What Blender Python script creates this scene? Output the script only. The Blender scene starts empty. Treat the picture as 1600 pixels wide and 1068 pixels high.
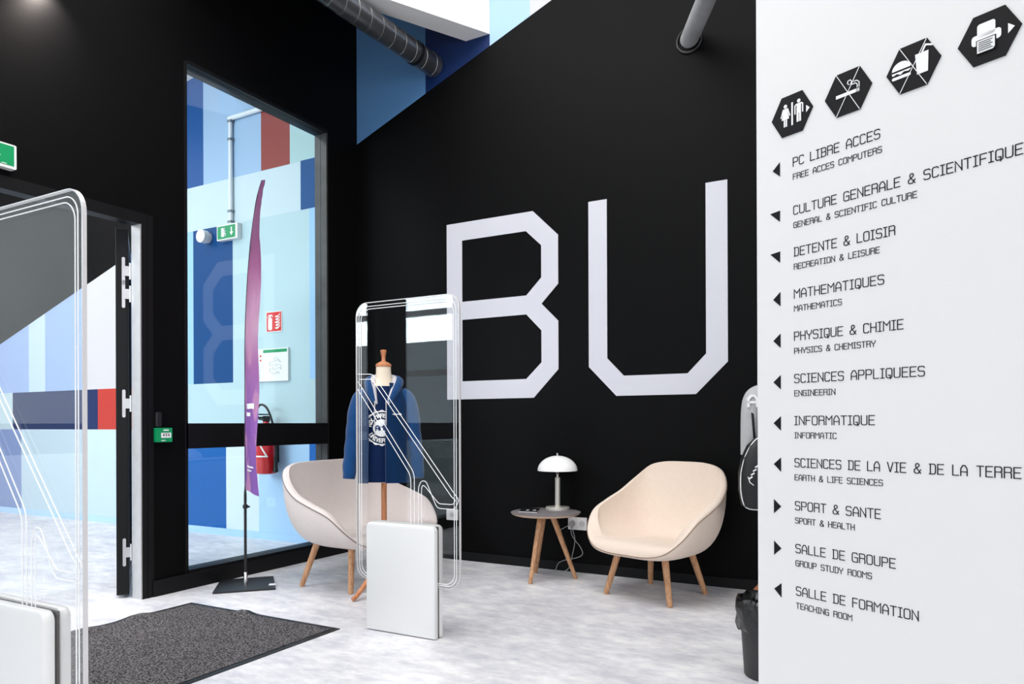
import bpy, bmesh, math, random
from mathutils import Vector, Matrix
random.seed(7)
PI = math.pi
S = bpy.context.scene
COL = S.collection

# ------------------------------------------------------------------ camera
cam_d = bpy.data.cameras.new('camera'); cam = bpy.data.objects.new('camera', cam_d); COL.objects.link(cam)
CAM = Vector((4.081, -4.723, 1.06))
cam_d.sensor_width = 36; cam_d.lens = 1124.67 / 1600 * 36
cam_d.shift_y = (660.7 - 534) / 1600
cam_d.clip_start = 0.05
Rm = Matrix.Rotation(0.501757, 3, 'Z') @ Matrix.Rotation(0.000354, 3, 'X') @ Matrix.Rotation(0.00361, 3, 'Y')
cam.matrix_world = Matrix.Translation(CAM) @ (Rm @ Matrix.Rotation(PI / 2, 3, 'X')).to_4x4()
S.camera = cam

# ------------------------------------------------------------------ colour management, world, daylight and added fill
S.view_settings.view_transform = 'Standard'; S.view_settings.look = 'None'
S.view_settings.gamma = 1; S.view_settings.use_curve_mapping = False
S.view_settings.exposure = -0.32
W = bpy.data.worlds.new('sky'); S.world = W; W.use_nodes = True
W.node_tree.nodes['Background'].inputs[0].default_value = (0.86, 0.93, 1.0, 1)
W.node_tree.nodes['Background'].inputs[1].default_value = 2.3

def area(name, loc, rot, sx, sy, power, color=(1, 1, 1)):
    l = bpy.data.lights.new(name, 'AREA'); l.shape = 'RECTANGLE'; l.size = sx; l.size_y = sy
    l.energy = power; l.color = color
    o = bpy.data.objects.new(name, l); COL.objects.link(o); o.location = loc; o.rotation_euler = rot
    return o
# window daylight lies in the openings; overhead fills are added under the ceilings
area('daylight_vestibule', (-1.8, -7.08, 2.78), (PI / 2, 0, 0), 3.3, 1.15, 400, (0.98, 0.99, 1.0))
area('vestibule_fill', (-3.4, -3.4, 4.55), (0, 0, 0), 4.6, 4.4, 440, (1.0, 1.0, 1.0))  # unseen lamp under the solid ceiling, added to brighten the vestibule
area('lobby_fill', (1.9, -2.9, 5.18), (0, 0, 0), 3.4, 3.6, 300, (1.0, 0.99, 0.975))  # overhead lamp without a roof opening, added to lift the lobby floor
area('daylight_behind', (4.4, -9.4, 2.3), (PI / 2, 0, 0), 7.6, 3.6, 50, (1.0, 0.985, 0.96))
area('daylight_side', (8.9, -5.6, 2.4), (PI / 2, 0, PI / 2), 6.0, 3.4, 120, (1.0, 0.99, 0.97))

# ------------------------------------------------------------------ materials
def lin(c):
    return tuple((v / 255 / 12.92) if v / 255 <= 0.04045 else ((v / 255 + 0.055) / 1.055) ** 2.4 for v in c) + (1,)
MATS = {}
def mat(name, rgb, rough=0.6, metal=0.0, spec=0.5, noise=None, bump=None, sheen=0, emit=None, coat=0):
    """procedural principled material; noise=(scale, amount), bump=(scale, strength)"""
    if name in MATS: return MATS[name]
    m = bpy.data.materials.new(name); m.use_nodes = True
    nt = m.node_tree; b = nt.nodes['Principled BSDF']
    c = lin(rgb)
    b.inputs['Base Color'].default_value = c
    b.inputs['Roughness'].default_value = rough; b.inputs['Metallic'].default_value = metal
    b.inputs['Specular IOR Level'].default_value = spec
    if sheen: b.inputs['Sheen Weight'].default_value = sheen
    if coat: b.inputs['Coat Weight'].default_value = coat
    if emit:
        b.inputs['Emission Color'].default_value = c; b.inputs['Emission Strength'].default_value = emit
    tc = nt.nodes.new('ShaderNodeTexCoord')
    if noise:
        n = nt.nodes.new('ShaderNodeTexNoise'); n.inputs['Scale'].default_value = noise[0]; n.inputs['Detail'].default_value = 4
        nt.links.new(tc.outputs['Object'], n.inputs['Vector'])
        r = nt.nodes.new('ShaderNodeMapRange'); r.inputs['From Min'].default_value = 0.3; r.inputs['From Max'].default_value = 0.7
        r.inputs['To Min'].default_value = 1 - noise[1]; r.inputs['To Max'].default_value = 1 + noise[1]
        nt.links.new(n.outputs['Fac'], r.inputs['Value'])
        mx = nt.nodes.new('ShaderNodeVectorMath'); mx.operation = 'SCALE'; mx.inputs[0].default_value = c[:3]
        nt.links.new(r.outputs[0], mx.inputs['Scale']); nt.links.new(mx.outputs[0], b.inputs['Base Color'])
    if bump:
        n2 = nt.nodes.new('ShaderNodeTexNoise'); n2.inputs['Scale'].default_value = bump[0]; n2.inputs['Detail'].default_value = 5
        nt.links.new(tc.outputs['Object'], n2.inputs['Vector'])
        bp = nt.nodes.new('ShaderNodeBump'); bp.inputs['Strength'].default_value = bump[1]; bp.inputs['Distance'].default_value = 0.01
        nt.links.new(n2.outputs['Fac'], bp.inputs['Height']); nt.links.new(bp.outputs[0], b.inputs['Normal'])
    MATS[name] = m
    return m

def glass_mat(name, tint=(1, 1, 1), rough=0.0, ior=1.5, gain=1.0):
    m = bpy.data.materials.new(name); m.use_nodes = True; nt = m.node_tree; nt.nodes.clear()
    out = nt.nodes.new('ShaderNodeOutputMaterial'); mx = nt.nodes.new('ShaderNodeMixShader')
    tr = nt.nodes.new('ShaderNodeBsdfTransparent'); tr.inputs[0].default_value = (*tint, 1)
    gl = nt.nodes.new('ShaderNodeBsdfGlossy'); gl.inputs['Roughness'].default_value = rough
    fr = nt.nodes.new('ShaderNodeFresnel'); ge = nt.nodes.new('ShaderNodeNewGeometry')
    mr = nt.nodes.new('ShaderNodeMapRange'); mr.inputs['To Min'].default_value = ior; mr.inputs['To Max'].default_value = 1 / ior
    nt.links.new(ge.outputs['Backfacing'], mr.inputs['Value']); nt.links.new(mr.outputs[0], fr.inputs['IOR'])
    ma = nt.nodes.new('ShaderNodeMath'); ma.operation = 'MULTIPLY'; ma.inputs[1].default_value = gain
    nt.links.new(fr.outputs[0], ma.inputs[0]); nt.links.new(ma.outputs[0], mx.inputs[0])
    nt.links.new(tr.outputs[0], mx.inputs[1]); nt.links.new(gl.outputs[0], mx.inputs[2]); nt.links.new(mx.outputs[0], out.inputs[0])
    MATS[name] = m; return m

def wood_mat(name, a, b, scale=18):
    m = bpy.data.materials.new(name); m.use_nodes = True; nt = m.node_tree; p = nt.nodes['Principled BSDF']
    p.inputs['Roughness'].default_value = 0.55
    tc = nt.nodes.new('ShaderNodeTexCoord'); mp = nt.nodes.new('ShaderNodeMapping'); mp.inputs['Scale'].default_value = (1, 1, 0.09)
    n = nt.nodes.new('ShaderNodeTexNoise'); n.inputs['Scale'].default_value = scale * 6; n.inputs['Detail'].default_value = 6
    r = nt.nodes.new('ShaderNodeValToRGB'); r.color_ramp.elements[0].position = 0.35; r.color_ramp.elements[1].position = 0.68
    r.color_ramp.elements[0].color = lin(a); r.color_ramp.elements[1].color = lin(b)
    nt.links.new(tc.outputs['Object'], mp.inputs[0]); nt.links.new(mp.outputs[0], n.inputs['Vector'])
    nt.links.new(n.outputs['Fac'], r.inputs[0]); nt.links.new(r.outputs[0], p.inputs['Base Color'])
    MATS[name] = m; return m

BLACK = mat('black_wall_paint', (7, 7, 8), 0.55, spec=0.08, bump=(90, 0.05))
BLACKF = mat('black_metal_frame', (13, 13, 15), 0.5, spec=0.2)
BLACKP = mat('black_plastic', (18, 18, 20), 0.45)
WHITE = mat('white_wall_paint', (226, 225, 224), 0.6, spec=0.3, bump=(120, 0.03))
LETTER = mat('white_letter_vinyl', (198, 198, 206), 0.55, spec=0.3)
CEIL = mat('white_ceiling_paint', (240, 239, 238), 0.8, spec=0.2)
SOOT = mat('black_sign_vinyl', (19, 18, 20), 0.6, spec=0.2)
SIGNW = mat('white_sign_vinyl', (240, 240, 240), 0.5)
GREY_JAMB = mat('grey_jamb_metal', (74, 74, 74), 0.4, metal=0.6, noise=(9, 0.12))
ALU = mat('brushed_aluminium', (190, 190, 192), 0.35, metal=0.55, noise=(14, 0.06))
CHROME = mat('chrome', (225, 226, 228), 0.12, metal=1.0)
NICKEL = mat('brushed_nickel', (216, 211, 203), 0.3, metal=0.45, noise=(30, 0.05))
OAK = wood_mat('light_oak', (170, 120, 84), (206, 160, 120))
BEECH = wood_mat('varnished_beech', (176, 104, 64), (208, 142, 98))
CREAM = mat('cream_upholstery', (226, 208, 193), 0.9, spec=0.15, sheen=0.2, bump=(500, 0.12), noise=(40, 0.02))
MAUVE = mat('pale_mauve_upholstery', (216, 205, 201), 0.9, spec=0.15, sheen=0.2, bump=(500, 0.12), noise=(40, 0.02))
PIPING_C = mat('tan_piping', (150, 128, 110), 0.8)
PIPING_M = mat('grey_piping', (120, 108, 106), 0.8)
GATE = mat('white_gate_plastic', (228, 227, 226), 0.35)
GATE_SEAM = mat('gate_seam_rubber', (70, 66, 64), 0.7)
EDGE = mat('lit_acrylic_edge', (206, 202, 202), 0.25)  # pale colour stands in for light caught in the clear edge
LOOP = mat('white_antenna_strip', (245, 245, 245), 0.35)
ACRYLIC = glass_mat('clear_acrylic', (0.985, 0.985, 0.985), 0.0, 1.5, 1.0)
GLASS = glass_mat('window_glass', (0.93, 0.97, 0.98), 0.0, 1.5, 1.0)
TEE = mat('blue_tee_cotton', (8, 44, 98), 0.85, spec=0.2, sheen=0.1, bump=(18, 0.35))
HOOD = mat('blue_hoodie_fleece', (6, 60, 110), 0.85, spec=0.2, sheen=0.2, bump=(16, 0.5))
LINING = mat('grey_hood_lining', (196, 192, 196), 0.9)
LINEN = mat('cream_linen', (238, 222, 200), 0.9, bump=(300, 0.1))
GREYTEE = mat('heather_grey_cotton', (178, 178, 180), 0.9, bump=(20, 0.3))
TABLET = mat('grey_linoleum', (118, 112, 114), 0.6)
TABEDGE = mat('pale_plywood_edge', (200, 172, 150), 0.6)
OPAL = mat('opal_glass', (244, 244, 244), 0.25)
PAPERK = mat('black_cover_paper', (22, 22, 24), 0.3)
PAPERW = mat('white_paper', (236, 236, 236), 0.6)
BAG = mat('black_bin_bag', (12, 12, 13), 0.18, spec=0.6, bump=(22, 0.6))
BIN = mat('dark_grey_bin', (44, 42, 44), 0.5)
NYLON = mat('black_nylon', (16, 16, 18), 0.55, bump=(25, 0.4))
GREEN = mat('signal_green', (0, 146, 88), 0.4)
RED = mat('signal_red', (214, 42, 36), 0.4)
EXTRED = mat('extinguisher_red', (200, 22, 30), 0.25, coat=0.5)
CORD = mat('clear_grey_cord', (170, 170, 172), 0.4)
SOCK = mat('white_socket_plastic', (232, 230, 230), 0.4)
DUCT = mat('galvanised_dark_duct', (120, 122, 126), 0.28, metal=0.8, noise=(12, 0.15))
DUCTRIB = mat('duct_seam', (170, 168, 164), 0.3, metal=0.8)
PIPE = mat('grey_duct_sleeve', (176, 176, 178), 0.45, metal=0.2, noise=(10, 0.15))
CONDUIT = mat('pale_blue_conduit', (230, 234, 238), 0.4)
CONC = mat('outdoor_concrete', (150, 156, 156), 0.8, noise=(2, 0.08))
MULL = mat('white_mullion', (238, 238, 238), 0.5)

def floor_mat():
    m = bpy.data.materials.new('mottled_grey_vinyl'); m.use_nodes = True; nt = m.node_tree; p = nt.nodes['Principled BSDF']
    p.inputs['Roughness'].default_value = 0.42; p.inputs['Specular IOR Level'].default_value = 0.35
    tc = nt.nodes.new('ShaderNodeTexCoord')
    def nz(scale, det, sc, rot=0.5):
        mp = nt.nodes.new('ShaderNodeMapping'); mp.inputs['Scale'].default_value = sc; mp.inputs['Rotation'].default_value = (0, 0, rot)
        n = nt.nodes.new('ShaderNodeTexNoise'); n.inputs['Scale'].default_value = scale; n.inputs['Detail'].default_value = det
        n.inputs['Roughness'].default_value = 0.68
        nt.links.new(tc.outputs['Object'], mp.inputs[0]); nt.links.new(mp.outputs[0], n.inputs['Vector']); return n
    a = nz(9.0, 12, (1, 2.0, 1)); b = nz(2.6, 5, (1, 1.5, 1), 0.2)
    ad = nt.nodes.new('ShaderNodeMath'); ad.operation = 'ADD'
    nt.links.new(a.outputs['Fac'], ad.inputs[0]); nt.links.new(b.outputs['Fac'], ad.inputs[1])
    r = nt.nodes.new('ShaderNodeValToRGB'); e = r.color_ramp.elements
    r.color_ramp.elements[0].position = 0.40; r.color_ramp.elements[1].position = 0.62
    e[0].color = lin((192, 191, 199)); e[1].color = lin((236, 234, 234))
    hf = nt.nodes.new('ShaderNodeMath'); hf.operation = 'MULTIPLY'; hf.inputs[1].default_value = 0.5
    nt.links.new(ad.outputs[0], hf.inputs[0]); nt.links.new(hf.outputs[0], r.inputs[0]); nt.links.new(r.outputs[0], p.inputs['Base Color'])
    return m
FLOOR = floor_mat()

def mat_mat():
    m = bpy.data.materials.new('speckled_mat_pile'); m.use_nodes = True; nt = m.node_tree; p = nt.nodes['Principled BSDF']
    p.inputs['Roughness'].default_value = 0.95; p.inputs['Specular IOR Level'].default_value = 0.1
    tc = nt.nodes.new('ShaderNodeTexCoord'); n = nt.nodes.new('ShaderNodeTexNoise'); n.inputs['Scale'].default_value = 125; n.inputs['Detail'].default_value = 3
    r = nt.nodes.new('ShaderNodeValToRGB'); e = r.color_ramp.elements
    e[0].position = 0.40; e[0].color = lin((26, 25, 27)); e[1].position = 0.66; e[1].color = lin((126, 122, 124))
    nt.links.new(tc.outputs['Object'], n.inputs['Vector']); nt.links.new(n.outputs['Fac'], r.inputs[0]); nt.links.new(r.outputs[0], p.inputs['Base Color'])
    bp = nt.nodes.new('ShaderNodeBump'); bp.inputs['Strength'].default_value = 0.5; bp.inputs['Distance'].default_value = 0.004
    nt.links.new(n.outputs['Fac'], bp.inputs['Height']); nt.links.new(bp.outputs[0], p.inputs['Normal'])
    return m
MATPILE = mat_mat()

def flag_mat():
    m = bpy.data.materials.new('purple_printed_flag'); m.use_nodes = True; nt = m.node_tree; p = nt.nodes['Principled BSDF']
    p.inputs['Roughness'].default_value = 0.6
    tc = nt.nodes.new('ShaderNodeTexCoord'); sp = nt.nodes.new('ShaderNodeSeparateXYZ'); nt.links.new(tc.outputs['Object'], sp.inputs[0])
    r = nt.nodes.new('ShaderNodeValToRGB'); e = r.color_ramp.elements
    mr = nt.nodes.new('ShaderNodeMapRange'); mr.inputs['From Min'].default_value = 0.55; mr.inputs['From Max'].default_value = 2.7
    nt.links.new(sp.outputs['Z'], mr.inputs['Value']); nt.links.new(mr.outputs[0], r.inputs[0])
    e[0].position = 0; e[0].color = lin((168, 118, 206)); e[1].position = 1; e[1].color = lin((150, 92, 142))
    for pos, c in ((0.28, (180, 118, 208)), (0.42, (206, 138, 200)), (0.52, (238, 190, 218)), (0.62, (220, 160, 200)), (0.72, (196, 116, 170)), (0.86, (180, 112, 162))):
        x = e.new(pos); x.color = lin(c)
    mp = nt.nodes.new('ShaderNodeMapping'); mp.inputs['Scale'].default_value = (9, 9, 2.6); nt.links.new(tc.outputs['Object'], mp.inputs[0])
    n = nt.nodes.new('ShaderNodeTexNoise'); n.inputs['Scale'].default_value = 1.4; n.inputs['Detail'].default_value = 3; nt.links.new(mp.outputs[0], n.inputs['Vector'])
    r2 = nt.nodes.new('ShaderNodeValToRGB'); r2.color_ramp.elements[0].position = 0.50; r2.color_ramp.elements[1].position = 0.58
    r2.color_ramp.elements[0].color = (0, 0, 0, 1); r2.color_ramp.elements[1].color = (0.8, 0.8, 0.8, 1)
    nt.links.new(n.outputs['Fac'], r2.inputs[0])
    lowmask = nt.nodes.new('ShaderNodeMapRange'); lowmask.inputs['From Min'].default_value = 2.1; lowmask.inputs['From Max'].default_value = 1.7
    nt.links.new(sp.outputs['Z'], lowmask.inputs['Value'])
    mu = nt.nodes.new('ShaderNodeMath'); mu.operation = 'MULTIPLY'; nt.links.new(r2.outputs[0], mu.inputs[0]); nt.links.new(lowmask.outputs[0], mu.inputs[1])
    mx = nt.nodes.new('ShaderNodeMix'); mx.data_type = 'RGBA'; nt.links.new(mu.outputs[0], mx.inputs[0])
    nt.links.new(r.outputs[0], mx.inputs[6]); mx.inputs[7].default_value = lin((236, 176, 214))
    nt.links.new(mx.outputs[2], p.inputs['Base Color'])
    return m
FLAG = flag_mat()

# ------------------------------------------------------------------ mesh helpers
def link(name, bm, mats, parent=None, smooth=False, loc=None):
    bmesh.ops.recalc_face_normals(bm, faces=bm.faces)
    me = bpy.data.meshes.new(name); bm.to_mesh(me); bm.free()
    for m in (mats if isinstance(mats, (list, tuple)) else [mats]): me.materials.append(m)
    if smooth:
        for p in me.polygons: p.use_smooth = True
        try: me.set_sharp_from_angle(angle=math.radians(40))
        except Exception: pass
    o = bpy.data.objects.new(name, me); COL.objects.link(o)
    if parent: o.parent = parent
    if loc: o.location = loc
    return o
def tag(o, label, cat, group=None):
    o['label'] = label; o['category'] = cat
    if group: o['group'] = group
    return o
def thing(name, label, cat, loc=(0, 0, 0), rz=0, group=None):
    o = bpy.data.objects.new(name, None); COL.objects.link(o); o.location = loc; o.rotation_euler = (0, 0, rz)
    o.empty_display_size = 0.1
    return tag(o, label, cat, group)
def struct(name, bm, mats, parent=None, smooth=False):
    o = link(name, bm, mats, parent, smooth)
    if not parent: o['kind'] = 'structure'
    return o
def copy_tree(o, parent=None):
    c = o.copy(); COL.objects.link(c); c.parent = parent
    for ch in list(o.children): copy_tree(ch, c)
    return c
def box(bm, x0, x1, y0, y1, z0, z1, bev=0, seg=3, mi=0):
    vs = [bm.verts.new((x, y, z)) for x in (x0, x1) for y in (y0, y1) for z in (z0, z1)]
    fs = [bm.faces.new([vs[i] for i in f]) for f in ((0, 1, 3, 2), (4, 6, 7, 5), (0, 4, 5, 1), (2, 3, 7, 6), (0, 2, 6, 4), (1, 5, 7, 3))]
    for f in fs: f.material_index = mi
    if bev:
        es = list({e for f in fs for e in f.edges})
        r = bmesh.ops.bevel(bm, geom=es, offset=bev, segments=seg, profile=0.5, affect='EDGES')
        for f in r['faces']: f.material_index = mi
    return fs
def BX(*a, **k):
    bm = bmesh.new(); box(bm, *a, **k); return bm
def loft(bm, rings, close=True, cap0=True, cap1=True, mi=0):
    R = [[bm.verts.new(p) for p in r] for r in rings]; n = len(R[0])
    for a, b in zip(R, R[1:]):
        for i in range(n if close else n - 1):
            f = bm.faces.new((a[i], a[(i + 1) % n], b[(i + 1) % n], b[i])); f.material_index = mi
    if cap0: bm.faces.new(list(reversed(R[0]))).material_index = mi
    if cap1: bm.faces.new(R[-1]).material_index = mi
    return R
def smooth_path(pts, n=8):
    pts = [Vector(p) for p in pts]; out = []
    for i in range(len(pts) - 1):
        p0 = pts[max(i - 1, 0)]; p1 = pts[i]; p2 = pts[i + 1]; p3 = pts[min(i + 2, len(pts) - 1)]
        for k in range(n):
            t = k / n
            out.append(0.5 * ((2 * p1) + (-p0 + p2) * t + (2 * p0 - 5 * p1 + 4 * p2 - p3) * t * t + (-p0 + 3 * p1 - 3 * p2 + p3) * t ** 3))
    out.append(pts[-1]); return out
def tube(bm, path, rad, seg=10, cap=True, closed=False, flat=1.0, mi=0):
    path = [Vector(p) for p in path]; n = len(path)
    rads = rad if isinstance(rad, (list, tuple)) else [rad] * n
    if len(rads) != n:
        rads = [rads[0] + (rads[-1] - rads[0]) * i / (n - 1) for i in range(n)] if len(rads) == 2 else [rads[min(int(i / (n - 1) * (len(rads) - 1)), len(rads) - 2)] * (1 - (i / (n - 1) * (len(rads) - 1)) % 1) + rads[min(int(i / (n - 1) * (len(rads) - 1)) + 1, len(rads) - 1)] * ((i / (n - 1) * (len(rads) - 1)) % 1) if i < n - 1 else rads[-1] for i in range(n)]
    nrm = None; rings = []
    for i in range(n):
        if closed: t = path[(i + 1) % n] - path[i - 1]
        else: t = path[min(i + 1, n - 1)] - path[max(i - 1, 0)]
        t.normalize()
        if nrm is None:
            nrm = t.orthogonal().normalized() if abs(t.z) > 0.9 else t.cross(Vector((0, 0, 1))).normalized()
        nrm = (nrm - t * nrm.dot(t)).normalized(); b = t.cross(nrm)
        rings.append([path[i] + (nrm * math.cos(a) + b * math.sin(a) * flat) * rads[i] for a in (2 * PI * k / seg for k in range(seg))])
    if closed:
        loft(bm, rings + [rings[0]], True, False, False, mi); bmesh.ops.remove_doubles(bm, verts=bm.verts, dist=1e-6)
    else: loft(bm, rings, True, cap, cap, mi)
def TB(*a, **k):
    bm = bmesh.new(); tube(bm, *a, **k); return bm
def lathe(bm, prof, seg=32, c=(0, 0), mi=0):
    rings = [[(c[0] + r * math.cos(2 * PI * k / seg), c[1] + r * math.sin(2 * PI * k / seg), z) for k in range(seg)] for r, z in prof]
    loft(bm, rings, True, True, True, mi)
def LT(*a, **k):
    bm = bmesh.new(); lathe(bm, *a, **k); return bm
def prism(bm, pts, f0, f1, mi=0):
    """pts: 2-D outline, f0/f1 map (a,b) to the two faces"""
    A = [bm.verts.new(f0(*p)) for p in pts]; B = [bm.verts.new(f1(*p)) for p in pts]; n = len(pts)
    fs = [bm.faces.new(A), bm.faces.new(list(reversed(B)))]
    for i in range(n): fs.append(bm.faces.new((A[i], B[i], B[(i + 1) % n], A[(i + 1) % n])))
    for f in fs: f.material_index = mi
def plate_y(bm, pts, y, t, mi=0):      # an outline in x,z standing on plane y, t thick towards -y
    prism(bm, pts, lambda a, b: (a, y - t, b), lambda a, b: (a, y, b), mi)
def plate_x(bm, pts, x, t, mi=0):      # an outline in y,z on plane x, t thick towards +x
    prism(bm, pts, lambda a, b: (x + t, a, b), lambda a, b: (x, a, b), mi)
def rect(a0, a1, b0, b1): return [(a0, b0), (a1, b0), (a1, b1), (a0, b1)]
def rrect(a0, a1, b0, b1, r, n=6):
    out = []
    for cx, cy, s in ((a1 - r, b1 - r, 0), (a0 + r, b1 - r, 1), (a0 + r, b0 + r, 2), (a1 - r, b0 + r, 3)):
        for k in range(n + 1):
            an = PI / 2 * (s + k / n); out.append((cx + r * math.cos(an), cy + r * math.sin(an)))
    return out
def disc(cx, cy, r, n=24, ry=None): return [(cx + r * math.cos(2 * PI * k / n), cy + (ry or r) * math.sin(2 * PI * k / n)) for k in range(n)]

# stroke lettering (drawn on a 4 x 6 grid)
O_ = [(0.7, 0), (0, 0.7), (0, 5.3), (0.7, 6), (3.3, 6), (4, 5.3), (4, 0.7), (3.3, 0), (0.7, 0)]
GL = {
 'A': (4, [[(0, 0), (0, 4), (1.3, 6), (2.7, 6), (4, 4), (4, 0)], [(0, 2.2), (4, 2.2)]]),
 'B': (4, [[(0.5, 0), (0.5, 6)], [(0, 6), (3.3, 6), (4, 5.4), (4, 3.7), (3.4, 3.1), (0.5, 3.1)], [(3.4, 3.1), (4, 2.5), (4, 0.6), (3.3, 0), (0, 0)]]),
 'C': (3.8, [[(3.8, 5.2), (3.2, 6), (0.7, 6), (0, 5.3), (0, 0.7), (0.7, 0), (3.2, 0), (3.8, 0.8)]]),
 'D': (4, [[(0, 6), (3.2, 6), (4, 5.2), (4, 0.8), (3.2, 0), (0, 0)], [(0.6, 0), (0.6, 6)]]),
 'E': (3.8, [[(3.8, 6), (0, 6), (0, 0), (3.8, 0)], [(0, 3.1), (3.2, 3.1)]]),
 'F': (3.6, [[(3.6, 6), (0, 6), (0, 0)], [(0, 3.1), (3.1, 3.1)]]),
 'G': (4, [[(3.9, 5.2), (3.3, 6), (0.7, 6), (0, 5.3), (0, 0.7), (0.7, 0), (4, 0), (4, 3), (2, 3)]]),
 'H': (4, [[(0, 0), (0, 6)], [(4, 0), (4, 6)], [(0, 3.1), (4, 3.1)]]),
 'I': (2.4, [[(0, 6), (2.4, 6)], [(1.2, 6), (1.2, 0)], [(0, 0), (2.4, 0)]]),
 'L': (3.6, [[(0, 6), (0, 0), (3.6, 0)]]),
 'M': (4.6, [[(0, 0), (0, 6), (2.3, 3.4), (4.6, 6), (4.6, 0)]]),
 'N': (4, [[(0, 0), (0, 6), (4, 0.4), (4, 0)], [(4, 0), (4, 6)]]),
 'O': (4, [O_]),
 'P': (4, [[(0, 0), (0, 6), (3.3, 6), (4, 5.3), (4, 3.4), (3.3, 2.8), (0, 2.8)]]),
 'Q': (4, [[(2.2, 0), (0.7, 0), (0, 0.7), (0, 5.3), (0.7, 6), (3.3, 6), (4, 5.3), (4, 0.7), (3.4, 0)], [(1.6, 1.7), (2.8, 1.7), (2.8, -0.7)]]),
 'R': (4, [[(0, 0), (0, 6), (3.3, 6), (4, 5.3), (4, 3.7), (3.4, 3.1), (0, 3.1)], [(3.4, 3.1), (4, 2.5), (4, 0)]]),
 'S': (4, [[(4, 5.3), (3.3, 6), (0.7, 6), (0, 5.3), (0, 3.8), (0.7, 3.1), (3.3, 3.1), (4, 2.4), (4, 0.7), (3.3, 0), (0.7, 0), (0, 0.7)]]),
 'T': (4, [[(0, 6), (4, 6)], [(2, 6), (2, 0)]]),
 'U': (4, [[(0, 6), (0, 0.7), (0.7, 0), (3.3, 0), (4, 0.7), (4, 6)]]),
 'V': (4, [[(0, 6), (1.9, 0), (2.1, 0), (4, 6)]]),
 'X': (4, [[(0, 0), (4, 6)], [(0, 6), (4, 0)]]),
 'Y': (4, [[(0, 6), (0, 4.4), (2, 2.6), (4, 4.4), (4, 6)], [(2, 2.6), (2, 0)]]),
 '&': (4.4, [[(4.4, 0), (1, 4), (1, 5.4), (1.6, 6), (2.7, 6), (3.3, 5.4), (3.3, 4.4), (0, 2.2), (0, 0.7), (0.7, 0), (2.8, 0), (4.4, 2.2)]]),
 ' ': (3.0, []),
}
def strokes(text):
    out = []; x = 0
    for ch in text:
        w, ss = GL[ch]
        for s in ss: out.append([(x + a, b) for a, b in s])
        x += w + 1.5
    return out, x - 1.5
def ribbon(bm, pl, w, f0, f1, mi=0):
    """a polyline drawn as a raised strip of width w with mitred corners"""
    n = len(pl); closed = n > 2 and pl[0] == pl[-1]
    if closed: pl = pl[:-1]; n -= 1
    L = []; Rr = []
    for i in range(n):
        a = Vector(pl[i - 1]) if (i or closed) else None
        b = Vector(pl[i]); c = Vector(pl[(i + 1) % n]) if (i < n - 1 or closed) else None
        d1 = (b - a).normalized() if a is not None else None; d2 = (c - b).normalized() if c is not None else None
        if d1 is None: d1 = d2
        if d2 is None: d2 = d1
        n1 = Vector((-d1.y, d1.x)); n2 = Vector((-d2.y, d2.x)); m = (n1 + n2)
        if m.length < 0.3: m = n1
        m.normalize(); k = w / 2 / max(m.dot(n1), 0.45)
        e = Vector((0, 0))
        if not closed and i == 0: e = -d2 * w / 2
        if not closed and i == n - 1: e = d1 * w / 2
        L.append(b + m * k + e); Rr.append(b - m * k + e)
    V = [[bm.verts.new(f(*q)) for q in row] for row in (L, Rr) for f in (f0, f1)]
    T0, B0, T1, B1 = V
    for i in range(n if closed else n - 1):
        j = (i + 1) % n
        for q in ((T0[i], T0[j], T1[j], T1[i]), (B0[i], B1[i], B1[j], B0[j]), (T0[i], B0[i], B0[j], T0[j]), (T1[i], T1[j], B1[j], B1[i])):
            bm.faces.new(q).material_index = mi
    if not closed:
        bm.faces.new((T0[0], T1[0], B1[0], B0[0])); bm.faces.new((T0[-1], B0[-1], B1[-1], T1[-1]))
def text(bm, s, x0, x1, z0, cap, w, f0, f1, mi=0):
    ss, tot = strokes(s); kx = (x1 - x0) / tot; kz = cap / 6
    for pl in ss: ribbon(bm, [(x0 + a * kx, z0 + b * kz) for a, b in pl], w, f0, f1, mi)

# ------------------------------------------------------------------ room shell
bm = BX(-8.2, 9.2, -9.6, 0.0, -0.1, 0.0); struct('floor', bm, FLOOR)

# back wall: one long wall through lobby and vestibule, painted in blocks
PAINT = {
 'ice': (184, 208, 214), 'pale': (200, 216, 223), 'white': (192, 192, 196), 'mid': (88, 134, 182), 'navy': (8, 36, 84), 'light': (158, 190, 228),
 'strong': (16, 80, 146), 'sky': (158, 186, 216), 'brick': (146, 68, 62), 'mint': (176, 206, 208), 'deep': (18, 78, 136),
 'royal': (0, 68, 126), 'peri': (160, 200, 236), 'azure': (10, 92, 166), 'frost': (212, 226, 232), 'soft': (176, 210, 242),
 'cobalt': (28, 104, 186), 'steel': (146, 172, 214), 'mist': (184, 206, 214), 'scarlet': (178, 52, 42), 'dusk': (126, 146, 190), 'paleblue': (186, 208, 220),
}
PM = {k: mat('paint_' + k, v, 0.5, spec=0.3) for k, v in PAINT.items()}
bm = bmesh.new(); pm = [BLACK]; pi = {}
box(bm, -8.2, 9.2, 0.0, 0.2, 0, 5.2)
def paint(name, pts, k=1):
    if name not in pi: pi[name] = len(pm); pm.append(PM[name] if name != 'black' else BLACK)
    plate_y(bm, pts, 0, 0.0006 * k, pi[name])
SL = lambda x: 3.428 + 0.3835 * x           # sloping edge of the black paint in the lobby
for n, a, b in (('mid', 0.0, 0.712), ('navy', 0.712, 1.309), ('light', 1.309, 1.653), ('white', 1.653, 3.4)):
    paint(n, [(a, SL(a)), (b, SL(b)), (b, 5.0), (a, 5.0)])
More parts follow.
